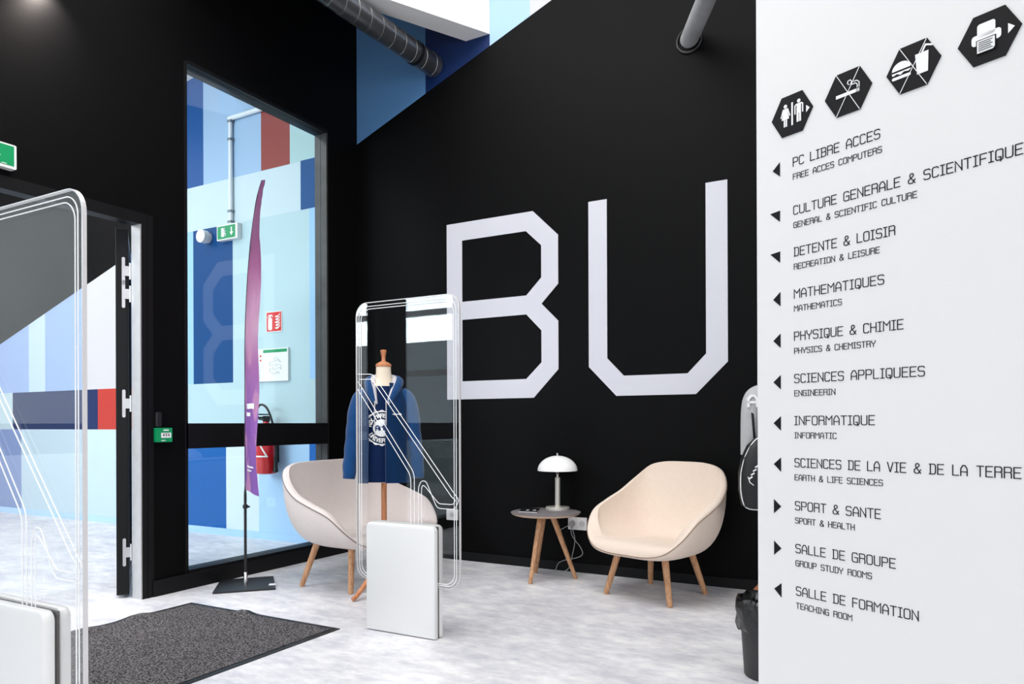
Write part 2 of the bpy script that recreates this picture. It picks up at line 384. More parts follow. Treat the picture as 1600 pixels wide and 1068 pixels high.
# vestibule blocks
for n, x0, x1, z0, z1, k in (
  ('ice', -8.0, -0.13, 0, 4.6, 1), ('strong', -2.6, -1.94, 3.40, 4.6, 2), ('sky', -1.94, -1.145, 3.40, 4.6, 2), ('brick', -1.145, -0.78, 3.40, 4.6, 2),
  ('mint', -0.78, -0.13, 3.40, 4.6, 2), ('pale', -2.6, -0.13, 2.967, 3.40, 2), ('deep', -0.65, -0.13, 2.967, 3.405, 3),
  ('royal', -2.093, -1.53, 1.458, 2.967, 3), ('peri', -2.6, -2.093, 1.458, 2.967, 2), ('peri', -0.547, -0.13, 1.458, 2.967, 2),
  ('azure', -2.6, -1.63, 0, 1.01, 2), ('frost', -1.63, -1.188, 0, 1.01, 2), ('soft', -1.188, -0.555, 0, 1.01, 2), ('cobalt', -0.555, -0.13, 0, 1.01, 2),
  ('strong', -3.33, -2.6, 1.45, 4.6, 2), ('white', -3.897, -3.33, 1.45, 4.6, 2), ('steel', -4.69, -3.897, 1.45, 4.6, 2), ('mist', -5.032, -4.69, 1.45, 4.6, 2),
  ('steel', -6.3, -5.032, 1.45, 4.6, 2), ('white', -8.0, -6.3, 1.45, 4.6, 2),
  ('scarlet', -3.673, -2.9, 1.01, 1.45, 2), ('navy', -5.387, -3.673, 1.01, 1.45, 2), ('mist', -6.3, -5.387, 1.01, 1.45, 2),
  ('paleblue', -5.2, -2.6, 0, 1.01, 2), ('dusk', -8.0, -5.2, 0, 1.01, 2)):
    paint(n, rect(x0, x1, z0, z1), k)
SV = lambda x: 2.781 + 0.312 * (x + 3.323)
paint('black', [(-8.0, SV(-8.0)), (-2.75, SV(-2.75)), (-2.75, 4.6), (-8.0, 4.6)], 4)
struct('wall_back', bm, pm)

# left wall with window and door openings
bm = bmesh.new(); X0, X1 = -0.13, 0.0
def wl(y0, y1, z0, z1): box(bm, X0, X1, y0, y1, z0, z1)
wl(-0.36, 0, 0, 5.2); wl(-1.66, -0.36, 3.42, 5.2); wl(-1.66, -0.36, 0, 0.10)
wl(-1.90, -1.66, 0, 5.2); wl(-3.85, -1.90, 2.34, 5.2); wl(-4.24, -3.85, 0, 5.2)
wl(-5.54, -4.24, 3.42, 5.2); wl(-5.54, -4.24, 0, 0.10); wl(-9.6, -5.54, 0, 5.2)
struct('wall_left', bm, BLACK)

def window(name, y0, y1, z0, z1):
    root = bpy.data.objects.new(name, None); COL.objects.link(root); root['kind'] = 'structure'; root.location = (0, y0, z0)
    w, h = y1 - y0, z1 - z0
    b = bmesh.new()
    box(b, -0.125, 0.004, -0.012, 0.012, 0, h); box(b, -0.125, 0.004, 0.012, w, h - 0.014, h + 0.01)
    box(b, -0.125, 0.004, 0.0, w, -0.01, 0.014); box(b, -0.125, 0.004, 0, w, 0.80, 0.964)
    link('frame', b, BLACKF, root)
    b = bmesh.new(); box(b, -0.126, -0.066, w - 0.008, w + 0.006, 0, h); box(b, -0.060, 0.002, w - 0.010, w + 0.006, 0, h)
    link('jamb', b, GREY_JAMB, root)
    for q0, q1 in ((0.014, 0.80), (0.964, h - 0.014)):
        link('pane', BX(-0.039, -0.031, 0.0, w - 0.008, q0, q1), GLASS, root)
    return root
window('window_1', -1.66, -0.36, 0.104, 3.41)
window('window_2', -5.54, -4.24, 0.104, 3.41)

# door: black frame, aluminium reveal, leaf folded back into the vestibule
root = bpy.data.objects.new('door_1', None); COL.objects.link(root); root['kind'] = 'structure'; root.location = (0, -1.977, 0)
b = bmesh.new()
box(b, -0.075, 0.012, 0.004, 0.080, 0, 2.345); box(b, 0.0, 0.016, 0.040, 0.052, 0, 2.34)
box(b, -0.075, 0.012, -1.80, 0.004, 2.277, 2.345); box(b, -0.075, 0.012, -1.876, -1.80, 0, 2.345)
link('frame', b, BLACKF, root)
link('reveal', BX(-0.075, 0.010, -0.004, 0.004, 0, 2.277), ALU, root)
lf = bpy.data.objects.new('leaf', None); COL.objects.link(lf); lf.parent = root; lf.location = (-0.105, -0.006, 0); lf.rotation_euler = (0, 0, math.radians(145.5))
# the leaf's own frame: x along the leaf away from the hinge, y through its thickness
b = bmesh.new()
box(b, 0, 0.075, 0.0, 0.068, 0.02, 2.262, 0.003, 1); box(b, 0.81, 0.885, 0.0, 0.068, 0.02, 2.262, 0.003, 1)
box(b, 0.075, 0.81, 0.0, 0.068, 0.02, 0.12); box(b, 0.075, 0.81, 0.0, 0.068, 2.19, 2.262)
link('leaf_frame', b, BLACKF, lf); link('leaf_pane', BX(0.075, 0.81, 0.028, 0.036, 0.12, 2.19), GLASS, lf)
for hz in (0.28, 1.19, 2.0, 1.86):
    b = bmesh.new(); prism(b, rrect(0.016, 0.034, hz - 0.085, hz + 0.085, 0.008), lambda a, c: (-0.003, a, c), lambda a, c: (0.001, a, c))
    box(b, -0.012, -0.002, -0.012, 0.02, hz - 0.03, hz + 0.03)
    tube(b, [(-0.010, -0.014, hz - 0.05), (-0.010, -0.014, hz + 0.05)], 0.008)
    link('hinge', b, ALU, lf, True)

b = bmesh.new(); box(b, 0, 0.022, -1.905, -0.02, 0, 0.098, 0.003, 1); struct('baseboard_left', b, BLACKF)
b = bmesh.new(); box(b, 0.0, 7.0, -0.012, 0, 0, 0.066, 0.002, 1); struct('baseboard_back', b, BLACKF)
b = bmesh.new(); box(b, -8.0, -0.13, -0.010, -0.0026, 0, 0.066)
struct('baseboard_vestibule', b, PM['soft'])

# the rest of the shell: ceilings, far walls with window openings
b = BX(0.0, 9.2, -9.6, 0.2, 5.2, 5.3); struct('ceiling', b, CEIL)
b = BX(-8.2, -0.13, -7.1, 0.0, 4.6, 4.7); struct('ceiling_vestibule', b, CEIL)
b = bmesh.new()     # white roof beam that meets the back wall at an angle
prism(b, [(1.095, -0.002), (1.309, -0.002), (1.309 - 0.47 * 2.3, -0.88 * 2.3), (1.095 - 0.47 * 2.3, -0.88 * 2.3)], lambda x, y: (x, y, 4.02), lambda x, y: (x, y, 5.19)); struct('trim_1', b, CEIL)
b = bmesh.new()     # beam under the vestibule ceiling
prism(b, [(-0.003, 4.50), (-0.003, 4.6), (-7.0, 4.6), (-7.0, 4.40)], lambda a, c: (-3.4, a, c - 0.21), lambda a, c: (-1.94, a, c)); struct('trim_2', b, CEIL)
b = bmesh.new()
box(b, -8.2, -8.0, -7.1, 0, 0, 4.6); box(b, -8.0, -3.43, -7.1, -6.98, 0, 4.6); struct('wall_vestibule', b, WHITE)
b = bmesh.new()
for z0, z1 in ((0, 0.4), (4.1, 5.2)): box(b, 0, 9.2, -9.6, -9.45, z0, z1)
for x0, x1 in ((0, 0.6), (8.2, 9.2)): box(b, x0, x1, -9.6, -9.45, 0.4, 4.1)
struct('wall_front', b, WHITE)
b = bmesh.new()
for z0, z1 in ((0, 0.6), (4.2, 5.2)): box(b, 9.0, 9.2, -9.45, 0, z0, z1)
for y0, y1 in ((-9.45, -8.7), (-2.5, 0)): box(b, 9.0, 9.2, y0, y1, 0.6, 4.2)
struct('wall_side', b, WHITE)
# glazed front of the vestibule with white mullions
root = bpy.data.objects.new('window_3', None); COL.objects.link(root); root['kind'] = 'structure'; root.location = (-1.79, -7.0, 0)
b = bmesh.new()
for k in range(4): box(b, -1.66 + k * 1.08, -1.58 + k * 1.08, -0.05, 0.03, 0, 4.6)
for z in (0.0, 0.95, 1.72, 2.55, 3.5, 4.5): box(b, -1.62, 1.62, -0.05, 0.03, z, z + 0.08)
link('mullions', b, MULL, root)
link('pane', BX(-1.62, 1.62, -0.02, -0.012, 0.05, 4.5), GLASS, root)
# outside: paving and a low grey building across the yard, seen only as reflections
b = BX(-30, 9, -40, -9.7, -0.16, -0.1); box(b, -30, -8.3, -9.7, 2, -0.16, -0.1); struct('ground', b, CONC)

# ------------------------------------------------------------------ white sign wall with the directory
SA = math.radians(-26.1); SP = (3.68, -2.434, 0)
root = bpy.data.objects.new('wall_right', None); COL.objects.link(root); root['kind'] = 'structure'; root.location = SP; root.rotation_euler = (0, 0, SA)
b = bmesh.new(); box(b, 0.0, 2.3, 0.0, 0.12, 0, 3.6, 0.002, 1); link('partition_panel', b, WHITE, root)
T0 = lambda a, c: (a, -0.0012, c)
T1 = lambda a, c: (a, 0.0002, c)
ROWS = [
 ('PC LIBRE ACCES', 0.125, 0.380, 'FREE ACCES COMPUTERS', 0.385, 1.805, 'l'),
 ('CULTURE GENERALE & SCIENTIFIQUE', 0.126, 0.704, 'GENERAL & SCIENTIFIC CULTURE', 0.473, 1.664, 's'),
 ('DETENTE & LOISIR', 0.127, 0.418, 'RECREATION & LEISURE', 0.378, 1.543, 's'),
 ('MATHEMATIQUES', 0.127, 0.389, 'MATHEMATICS', 0.273, 1.421, 'l'),
 ('PHYSIQUE & CHIMIE', 0.127, 0.438, 'PHYSICS & CHEMISTRY', 0.366, 1.298, 'l'),
 ('SCIENCES APPLIQUEES', 0.127, 0.490, 'ENGINEERIN', 0.253, 1.175, 'l'),
 ('INFORMATIQUE', 0.127, 0.363, 'INFORMATIC', 0.256, 1.053, 'l'),
 ('SCIENCES DE LA VIE & DE LA TERRE', 0.127, 0.698, 'EARTH & LIFE SCIENCES', 0.384, 0.931, 'l'),
 ('SPORT & SANTE', 0.128, 0.378, 'SPORT & HEALTH', 0.307, 0.806, 'r'),
 ('SALLE DE GROUPE', 0.129, 0.416, 'GROUP STUDY ROOMS', 0.354, 0.682, 'r'),
 ('SALLE DE FORMATION', 0.130, 0.473, 'TEACHING ROOM', 0.299, 0.559, 'l')]
for h, x0, x1, t, x2, z, ar in ROWS:
    e = thing('directory_entry', 'black directory line "%s" with arrow' % h, 'sign lettering', (SP[0] + math.cos(SA) * x0, SP[1] + math.sin(SA) * x0, z), SA, 'directory entries on the white wall')
    b = bmesh.new(); text(b, h, 0.0012, x1 - x0, 0.0, 0.0243, 0.0023, T0, T1); link('heading', b, SOOT, e)
    b = bmesh.new(); text(b, t, 0.0012, x2 - x0, -0.0385, 0.0158, 0.0017, T0, T1); link('translation', b, SOOT, e)
    b = bmesh.new(); ax = 0.058 - x0; bx_ = 0.0825 - x0; zc = 0.002
    tri = {'l': [(ax, zc + 0.003), (bx_, zc - 0.019), (bx_, zc + 0.023)], 'r': [(bx_, zc + 0.003), (ax, zc - 0.019), (ax, zc + 0.023)],
           's': [(ax - 0.009, zc + 0.018), (bx_ - 0.001, zc - 0.012), (bx_, zc + 0.021)]}[ar]
    prism(b, tri, T0, T1); link('arrow', b, SOOT, e)
U0 = lambda a, c: (a, -0.0040, c)
U1 = lambda a, c: (a, -0.0028, c)
H0 = lambda a, c: (a, -0.0030, c)
H1 = lambda a, c: (a, 0.0002, c)
def person(b, x, z, s, skirt):
    prism(b, disc(x, z + 0.031 * s, 0.0055 * s, 14), U0, U1)
    if skirt:
        prism(b, [(x - 0.006 * s, z + 0.024 * s), (x + 0.006 * s, z + 0.024 * s), (x + 0.0125 * s, z - 0.008 * s), (x + 0.0055 * s, z - 0.008 * s), (x + 0.0055 * s, z - 0.030 * s), (x + 0.001 * s, z - 0.030 * s),
                  (x + 0.001 * s, z - 0.008 * s), (x - 0.001 * s, z - 0.008 * s), (x - 0.001 * s, z - 0.030 * s), (x - 0.0055 * s, z - 0.030 * s), (x - 0.0055 * s, z - 0.008 * s), (x - 0.0125 * s, z - 0.008 * s)], U0, U1)
        for q in (-1, 1): ribbon(b, [(x + q * 0.0075 * s, z + 0.022 * s), (x + q * 0.0145 * s, z + 0.001 * s)], 0.0032 * s, U0, U1)
    else:
        prism(b, [(x - 0.007 * s, z + 0.024 * s), (x + 0.007 * s, z + 0.024 * s), (x + 0.007 * s, z - 0.030 * s), (x + 0.001 * s, z - 0.030 * s), (x + 0.001 * s, z - 0.004 * s), (x - 0.001 * s, z - 0.004 * s),
                  (x - 0.001 * s, z - 0.030 * s), (x - 0.007 * s, z - 0.030 * s)], U0, U1)
        for q in (-1, 1): ribbon(b, [(x + q * 0.0085 * s, z + 0.022 * s), (x + q * 0.0125 * s, z + 0.019 * s), (x + q * 0.0125 * s, z - 0.004 * s)], 0.0036 * s, U0, U1)
PIC = [(0.1235, 'black hexagon with woman and man restroom symbols and small arrow'), (0.294, 'black hexagon with a crossed-out smoking cigarette symbol'),
       (0.466, 'black hexagon with crossed-out burger and drink cup symbols'), (0.6375, 'black hexagon with printer symbol and small arrow')]
for k, (cx, lab) in enumerate(PIC):
    e = thing('pictogram_sign', lab, 'sign', (SP[0] + math.cos(SA) * cx, SP[1] + math.sin(SA) * cx, 1.957), SA, 'hexagonal pictograms on the white wall')
    hexa = [(-0.067, 0), (-0.033, -0.058), (0.034, -0.058), (0.067, 0), (0.034, 0.058), (-0.033, 0.058)]
    b = bmesh.new(); prism(b, hexa, H0, H1); link('plate', b, SOOT, e)
    b = bmesh.new()
    if k == 0:
        person(b, -0.020, -0.001, 0.98, True); person(b, 0.0235, 0.001, 0.98, False); prism(b, rect(-0.0005, 0.0045, -0.032, 0.034), U0, U1)
        prism(b, [(0.047, 0.010), (0.047, -0.010), (0.058, 0.0)], U0, U1)
    if k in (1, 2):
        for q in ((1, 4), (2, 5)):
            ribbon(b, [Vector(hexa[q[0]]) * 0.97, Vector(hexa[q[1]]) * 0.97], 0.0016, U0, U1)
    if k == 1:
        prism(b, rect(-0.033, 0.024, -0.0085, 0.0005), U0, U1)
        prism(b, rect(0.026, 0.0285, -0.0085, 0.0005), U0, U1); prism(b, rect(0.0305, 0.033, -0.0085, 0.0005), U0, U1)
        ribbon(b, [(0.0272, 0.004), (0.0272, 0.012), (0.023, 0.0165), (0.012, 0.0165), (0.009, 0.019), (0.012, 0.025), (0.008, 0.0305), (0.001, 0.029), (0.0, 0.023), (0.004, 0.019)], 0.0022, U0, U1)
        ribbon(b, [(0.0325, 0.004), (0.0325, 0.016), (0.026, 0.0225), (0.018, 0.0225)], 0.0022, U0, U1)
    if k == 2:
        bun = [(-0.052, 0.004)] + [(-0.0285 + 0.0235 * math.cos(t), 0.004 + 0.020 * math.sin(t)) for t in (PI * (1 - i / 10) for i in range(11))]
        prism(b, bun[1:], U0, U1)
        prism(b, [(-0.053, -0.001), (-0.004, -0.001), (-0.010, -0.006), (-0.022, -0.0035), (-0.030, -0.009), (-0.040, -0.004), (-0.050, -0.007)], U0, U1)
        prism(b, rrect(-0.052, -0.005, -0.019, -0.0115, 0.0035), U0, U1)
        prism(b, [(0.006, 0.026), (0.038, 0.026), (0.0365, -0.025), (0.0105, -0.025)], U0, U1)
        ribbon(b, [(0.0225, 0.026), (0.031, 0.042), (0.046, 0.036)], 0.0042, U0, U1)
    if k == 3:
        prism(b, rrect(-0.036, 0.026, -0.012, 0.012, 0.007), U0, U1); prism(b, rrect(-0.024, 0.014, 0.004, 0.036, 0.006), U0, U1)
        P0 = lambda a, c: (a, -0.0050, c)
        P1 = lambda a, c: (a, -0.0038, c)
        prism(b, rect(-0.026, 0.016, -0.034, -0.001), P0, P1, 1); prism(b, [(-0.0235, -0.032), (0.0095, -0.032), (0.0135, -0.027), (0.0135, -0.0035), (-0.0235, -0.0035)], lambda a, c: (a, -0.0062, c), lambda a, c: (a, -0.0048, c))
        for i in range(5): prism(b, rect(-0.0205, 0.0095 - (i % 2) * 0.004, -0.0085 - i * 0.0048, -0.0073 - i * 0.0048), lambda a, c: (a, -0.0072, c), lambda a, c: (a, -0.0060, c), 1)
        prism(b, [(0.040, 0.0125), (0.040, -0.0105), (0.0535, 0.001)], U0, U1)
    link('symbol', b, [SIGNW, SOOT], e)

# ------------------------------------------------------------------ giant letters B and U
L0 = lambda a, c: (a, -0.004, c)
L1 = lambda a, c: (a, 0.0, c)
def letter(name, outer, holes, label):
    b = bmesh.new(); prism(b, outer, L0, L1)
    return tag(link(name, b, LETTER), label, 'wall letter', 'giant letters on the black wall')
bB = bmesh.new()
QB = [  # the B as convex pieces
 [(0.912, 1.248), (1.054, 1.248), (1.054, 2.621), (0.912, 2.621)],
 [(1.054, 2.481), (1.614, 2.481), (1.672, 2.621), (1.054, 2.621)], [(1.614, 2.481), (1.740, 2.362), (1.876, 2.422), (1.672, 2.621)],
 [(1.740, 2.362), (1.740, 2.126), (1.876, 2.068), (1.876, 2.422)], [(1.740, 2.126), (1.616, 2.005), (1.616, 1.935), (1.741, 1.934), (1.876, 2.068)],
 [(1.054, 1.865), (1.616, 1.865), (1.616, 2.005), (1.054, 2.005)], [(1.616, 1.935), (1.616, 1.865), (1.740, 1.739), (1.876, 1.800), (1.741, 1.934)],
 [(1.740, 1.739), (1.740, 1.506), (1.876, 1.451), (1.876, 1.800)], [(1.740, 1.506), (1.614, 1.388), (1.675, 1.248), (1.876, 1.451)],
 [(1.614, 1.388), (1.054, 1.388), (1.054, 1.248), (1.675, 1.248)]]
def flat_letter(name, quads, label):
    b = bmesh.new(); cache = {}
    def v(p, y):
        k = (round(p[0], 4), round(p[1], 4), y)
        if k not in cache: cache[k] = b.verts.new((p[0], y, p[1]))
        return cache[k]
    cnt = {}
    for q in quads:
        b.faces.new([v(p, -0.004) for p in q])
        for i in range(len(q)):
            k = tuple(sorted((tuple(q[i]), tuple(q[(i + 1) % len(q)])))); cnt[k] = cnt.get(k, 0) + 1
    for (p, q), n in cnt.items():
        if n == 1: b.faces.new((v(p, -0.004), v(q, -0.004), v(q, 0.0), v(p, 0.0)))
    return tag(link(name, b, LETTER), label, 'wall letter', 'giant letters on the black wall')
bB.free()
flat_letter('wall_letter', QB, 'giant white angular letter B on the black back wall')
QU = [[(2.113, 1.456), (2.251, 1.511), (2.251, 2.621), (2.113, 2.621)], [(2.113, 1.456), (2.317, 1.248), (2.372, 1.386), (2.251, 1.511)],
      [(2.317, 1.248), (2.869, 1.248), (2.814, 1.386), (2.372, 1.386)], [(2.869, 1.248), (3.075, 1.453), (2.936, 1.511), (2.814, 1.386)],
      [(3.075, 1.453), (3.075, 2.621), (2.936, 2.621), (2.936, 1.511)]]
flat_letter('wall_letter', QU, 'giant white angular letter U on the black back wall')

# ------------------------------------------------------------------ security gates
def make_gate():
    g = thing('security_gate', 'white detection gate with clear panel in front of blue hoodie', 'security gate', (1.857, -1.785, 0), 0, 'library detection gates')
    # local x -0.326..0.328 ; panel in the plane y=0
    x0, x1, z0, z1, t = -0.322, 0.326, 0.252, 1.694, 0.005
    b = bmesh.new(); pts = rrect(x0, x1, z0, z1, 0.07, 8)
    A = [b.verts.new((p[0], -t, p[1])) for p in pts]; B = [b.verts.new((p[0], t, p[1])) for p in pts]
    b.faces.new(A); b.faces.new(list(reversed(B)))
    pan = link('panel', b, ACRYLIC, g)
    b = bmesh.new(); inner = rrect(x0 + 0.0035, x1 - 0.0035, z0 + 0.0035, z1 - 0.0035, 0.067, 8); n = len(pts)
    V = [[b.verts.new((p[0], y, p[1])) for p in pp] for y in (-t - 0.001, t + 0.001) for pp in (pts, inner)]
    for i in range(n):
        j = (i + 1) % n
        for q in ((V[0], V[1]), (V[1], V[3]), (V[3], V[2]), (V[2], V[0])): b.faces.new((q[0][i], q[0][j], q[1][j], q[1][i]))
    link('panel_edge', b, EDGE, pan, False)
    def loop(path, name='antenna_loop', r=0.0018):
        b = bmesh.new(); pl = [Vector((p[0], -t - 0.001, p[1])) for p in path]; tube(b, pl, r, 6); return link(name, b, LOOP, pan, True)
    def rnd(path, r=0.03, n=5):
        out = [path[0]]
        for i in range(1, len(path) - 1):
            a, c, d = (Vector(path[k]) for k in (i - 1, i, i + 1)); rr = min(r, (a - c).length * 0.45, (d - c).length * 0.45)
            p, q = c + (a - c).normalized() * rr, c + (d - c).normalized() * rr
            for k in range(n + 1):
                s = k / n; out.append(tuple(p * (1 - s) ** 2 + c * 2 * s * (1 - s) + q * s * s))
        return out + [path[-1]]
    X = lambda x: x - 1.857
    # outer ring strips
    for ins in (0.022, 0.036):
        b = bmesh.new(); rp = rrect(x0 + ins, x1 - ins * 0.9, z0 + ins * 0.6, z1 - ins, 0.055, 8)
        tube(b, [Vector((p[0], -t - 0.001, p[1])) for p in rp], 0.0018, 6, closed=True); link('antenna_ring', b, LOOP, pan, True)
    # slanted figure-of-eight strips
    loop(rnd([(X(1.937), 0.55), (X(1.937), 0.742), (X(1.955), 0.776), (X(1.984), 0.774), (X(2.050), 0.643), (X(2.155), 0.643), (X(2.178), 0.690), (X(2.155), 0.715), (X(1.648), 1.318), (X(1.545), 1.322)], 0.022))
    loop(rnd([(X(1.956), 0.55), (X(1.956), 0.735), (X(1.962), 0.754), (X(1.978), 0.748), (X(2.060), 0.666), (X(2.145), 0.666), (X(2.158), 0.690), (X(2.138), 0.700), (X(1.640), 1.293), (X(1.560), 1.294)], 0.014))
    loop(rnd([(X(1.890), 0.55), (X(1.890), 0.800), (X(1.545), 1.245)], 0.03)); loop(rnd([(X(1.912), 0.55), (X(1.912), 0.812), (X(1.550), 1.282)], 0.03))
    bx0, bx1, bz = X(1.628), X(2.056), 0.556
    def shell(y0, y1, name, xo, zo):
        b = bmesh.new(); box(b, bx0 + xo, bx1 + xo, y0, y1, 0.004, bz + zo, 0.0)
        ve = [e for e in b.edges if abs(e.verts[0].co.y - e.verts[1].co.y) > 0.01 and e.verts[0].co.z > 0.3]
        bmesh.ops.bevel(b, geom=ve, offset=0.028, segments=6, profile=0.5, affect='EDGES')
        bmesh.ops.bevel(b, geom=[e for e in b.edges if abs(e.verts[0].co.y - e.verts[1].co.y) < 1e-5], offset=0.006, segments=2, profile=0.5, affect='EDGES')
        return link(name, b, GATE, g, True)
    shell(-0.040, -0.007, 'front_shell', 0, 0); shell(0.007, 0.036, 'back_shell', 0.0, 0.002)
    link('seam', BX(bx0 + 0.006, bx1 - 0.006, -0.0068, 0.0068, 0.0, bz - 0.006), GATE_SEAM, g)
    link('sticker', BX(bx1 - 0.0005, bx1 + 0.0008, 0.010, 0.030, 0.10, 0.20), PAPERW, g)
    return g
gate = make_gate()
g2 = copy_tree(gate); g2.location = (1.850, -3.597, 0); g2['label'] = 'white detection gate nearest camera, cut off by the left picture edge'

# ------------------------------------------------------------------ entrance mat
e = thing('entrance_mat', 'dark speckled entrance mat with black rubber border on the floor', 'mat', (0.93, -2.80, 0))
b = bmesh.new(); n = 34; nx = 24; hx, hy = 0.545, 0.875; rng = random.Random(3)
def matz(x, y):
    s = 0.006
    for px, py, h, r in ((-0.53, 0.55, 0.022, 0.07), (-0.54, 0.25, 0.014, 0.08), (-0.1, 0.875, 0.022, 0.05), (-0.53, -0.1, 0.01, 0.1)):
        s += h * math.exp(-((x - px) ** 2 + (y - py) ** 2) / r ** 2)
    return s
gv = [[b.verts.new((x, y, matz(x, y))) for y in [(-hy + 2 * hy * j / (n * 2)) for j in range(n * 2 + 1)]] for x in [(-hx + 2 * hx * i / (nx * 2)) for i in range(nx * 2 + 1)]]
for i in range(nx * 2):
    for j in range(n * 2): b.faces.new((gv[i][j], gv[i + 1][j], gv[i + 1][j + 1], gv[i][j + 1]))
link('pile', b, MATPILE, e, True)
b = bmesh.new(); w = 0.034
for (xa, xb, ya, yb) in ((-hx - w, hx + w, hy, hy + w), (-hx - w, hx + w, -hy - w, -hy), (-hx - w, -hx, -hy, hy), (hx, hx + w, -hy, hy)):
    N = 40
    for k in range(N):
        if xb - xa > yb - ya:
            q = [(xa + (xb - xa) * k / N, ya), (xa + (xb - xa) * (k + 1) / N, ya), (xa + (xb - xa) * (k + 1) / N, yb), (xa + (xb - xa) * k / N, yb)]
        else:
            q = [(xa, ya + (yb - ya) * k / N), (xb, ya + (yb - ya) * k / N), (xb, ya + (yb - ya) * (k + 1) / N), (xa, ya + (yb - ya) * (k + 1) / N)]
        zt = [matz(*p) - 0.002 for p in q]
        top = [b.verts.new((p[0], p[1], z)) for p, z in zip(q, zt)]; bot = [b.verts.new((p[0], p[1], 0.0)) for p in q]
        b.faces.new(top)
        for i in range(4): b.faces.new((top[i], bot[i], bot[(i + 1) % 4], top[(i + 1) % 4]))
bmesh.ops.remove_doubles(b, verts=b.verts, dist=1e-5)
link('rubber_border', b, BLACKP, e)

# ------------------------------------------------------------------ feather flag
FD = Vector((0.90, -0.26, 0)).normalized(); FD = Vector((0.93, -0.37, 0)).normalized()
e = thing('feather_flag', 'tall purple feather flag on a square black base by the window', 'flag', (0.262, -1.415, 0))
b = bmesh.new(); cs = [(0.013, -0.268), (0.271, 0.005), (-0.025, 0.260), (-0.247, 0.006)]
prism(b, cs, lambda x, y: (x, y, 0), lambda x, y: (x, y, 0.012)); link('base_plate', b, BLACKP, e)
b = bmesh.new(); prism(b, [(0.175, 0.035), (0.205, 0.062), (0.170, 0.10), (0.140, 0.072)], lambda x, y: (x, y, 0.012), lambda x, y: (x, y, 0.0135)); link('base_slot', b, PAPERW, e)
link('socket', LT([(0.013, 0.012), (0.013, 0.085), (0.010, 0.09)], 16), CHROME, e, True)
pole = [Vector((0, 0, 0.07)), Vector((0, 0, 0.6)), Vector((0.003, -0.001, 1.3)), Vector((0.012, -0.003, 1.74)), Vector((0.034, 0.010, 2.16)), Vector((0.072, 0.03, 2.50)), Vector((0.115, 0.045, 2.66))]
pp = smooth_path(pole, 10); link('pole', TB(pp, [0.009 if p.z < 0.61 else 0.0035 for p in pp], 8), BLACKP, e, True)
b = bmesh.new(); lathe(b, [(0.016, 0.508), (0.016, 0.532)], 14); box(b, 0.012, 0.034, -0.008, 0.008, 0.514, 0.526); link('clamp', b, BLACKP, e)
def sail_pt(s, z, off=0.0):
    p = min(pp, key=lambda q: abs(q.z - z)); p = Vector((p.x, p.y, z))
    wz = 0.215 * min(1.0, ((2.70 - z) / 0.60) ** 0.6) * (1 - 0.05 * math.sin(z * 3))
    if z < 0.80: wz *= 1 + 0.25 * (0.80 - z) / 0.185
    sd = Vector((0.37, 0.93, 0))
    q = p + FD * (wz * s) + sd * (0.013 * math.sin(s * 5.5 + z * 1.7) * s + 0.006 * math.sin(z * 9 + s * 3) * s - off)
    q.z -= 0.03 * s * (1 if z < 0.7 else 0.2)
    return q
b = bmesh.new(); NP, NW = 60, 10; rows = []
for i in range(NP + 1):
    z = 0.632 + (2.66 - 0.632) * i / NP
    row = [b.verts.new(sail_pt(j / NW - 0.05, z)) for j in range(NW + 1)]
    rows.append(row)
for a, c in zip(rows, rows[1:]):
    for j in range(NW): b.faces.new((a[j], a[j + 1], c[j + 1], c[j]))
bmesh.ops.solidify(b, geom=b.faces[:], thickness=0.0015)
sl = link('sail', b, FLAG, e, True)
# small white lettering on the sail, too small to read
F0 = lambda a, c: sail_pt(a, c, 0.006)
F1 = lambda a, c: sail_pt(a, c, 0.003)
for pl, w in (([(0.22, 0.790), (0.50, 0.787), (0.82, 0.788)], 0.010), ([(0.22, 0.765), (0.45, 0.762), (0.66, 0.764)], 0.010),
              ([(0.26, 1.180), (0.45, 1.178), (0.60, 1.182), (0.78, 1.180)], 0.034), ([(0.22, 1.128), (0.42, 1.126), (0.62, 1.128)], 0.024)):
    b = bmesh.new()
    A = []; B = []
    for a, c in pl: A.append((b.verts.new(F0(a, c - w / 2)), b.verts.new(F0(a, c + w / 2)))); B.append((b.verts.new(F1(a, c - w / 2)), b.verts.new(F1(a, c + w / 2))))
    for k in range(len(pl) - 1):
        for q in ((A[k][0], A[k + 1][0], A[k + 1][1], A[k][1]), (B[k][0], B[k][1], B[k + 1][1], B[k + 1][0]), (A[k][0], B[k][0], B[k + 1][0], A[k + 1][0]), (A[k][1], A[k + 1][1], B[k + 1][1], B[k][1])): b.faces.new(q)
    link('print_mark', b, SIGNW, sl)

# ------------------------------------------------------------------ lounge chairs
def closed_rim(ctrl, n=96):
    pts = [Vector(p) for p in ctrl] + [Vector((-p[0], p[1], p[2])) for p in reversed(ctrl[1:-1])]
    m = len(pts); out = []
    per = n // m
    for i in range(m):
        p0, p1, p2, p3 = pts[i - 1], pts[i], pts[(i + 1) % m], pts[(i + 2) % m]
        for k in range(per):
            t = k / per
            out.append(0.5 * ((2 * p1) + (-p0 + p2) * t + (2 * p0 - 5 * p1 + 4 * p2 - p3) * t * t + (-p0 + 3 * p1 - 3 * p2 + p3) * t ** 3))
    return out
RIM = [(0, -0.330, 0.284), (0.15, -0.328, 0.288), (0.262, -0.312, 0.318), (0.340, -0.262, 0.390), (0.385, -0.165, 0.487), (0.394, -0.03, 0.543), (0.382, 0.11, 0.597), (0.345, 0.225, 0.675), (0.275, 0.302, 0.750), (0.16, 0.330, 0.782), (0, 0.336, 0.787)]
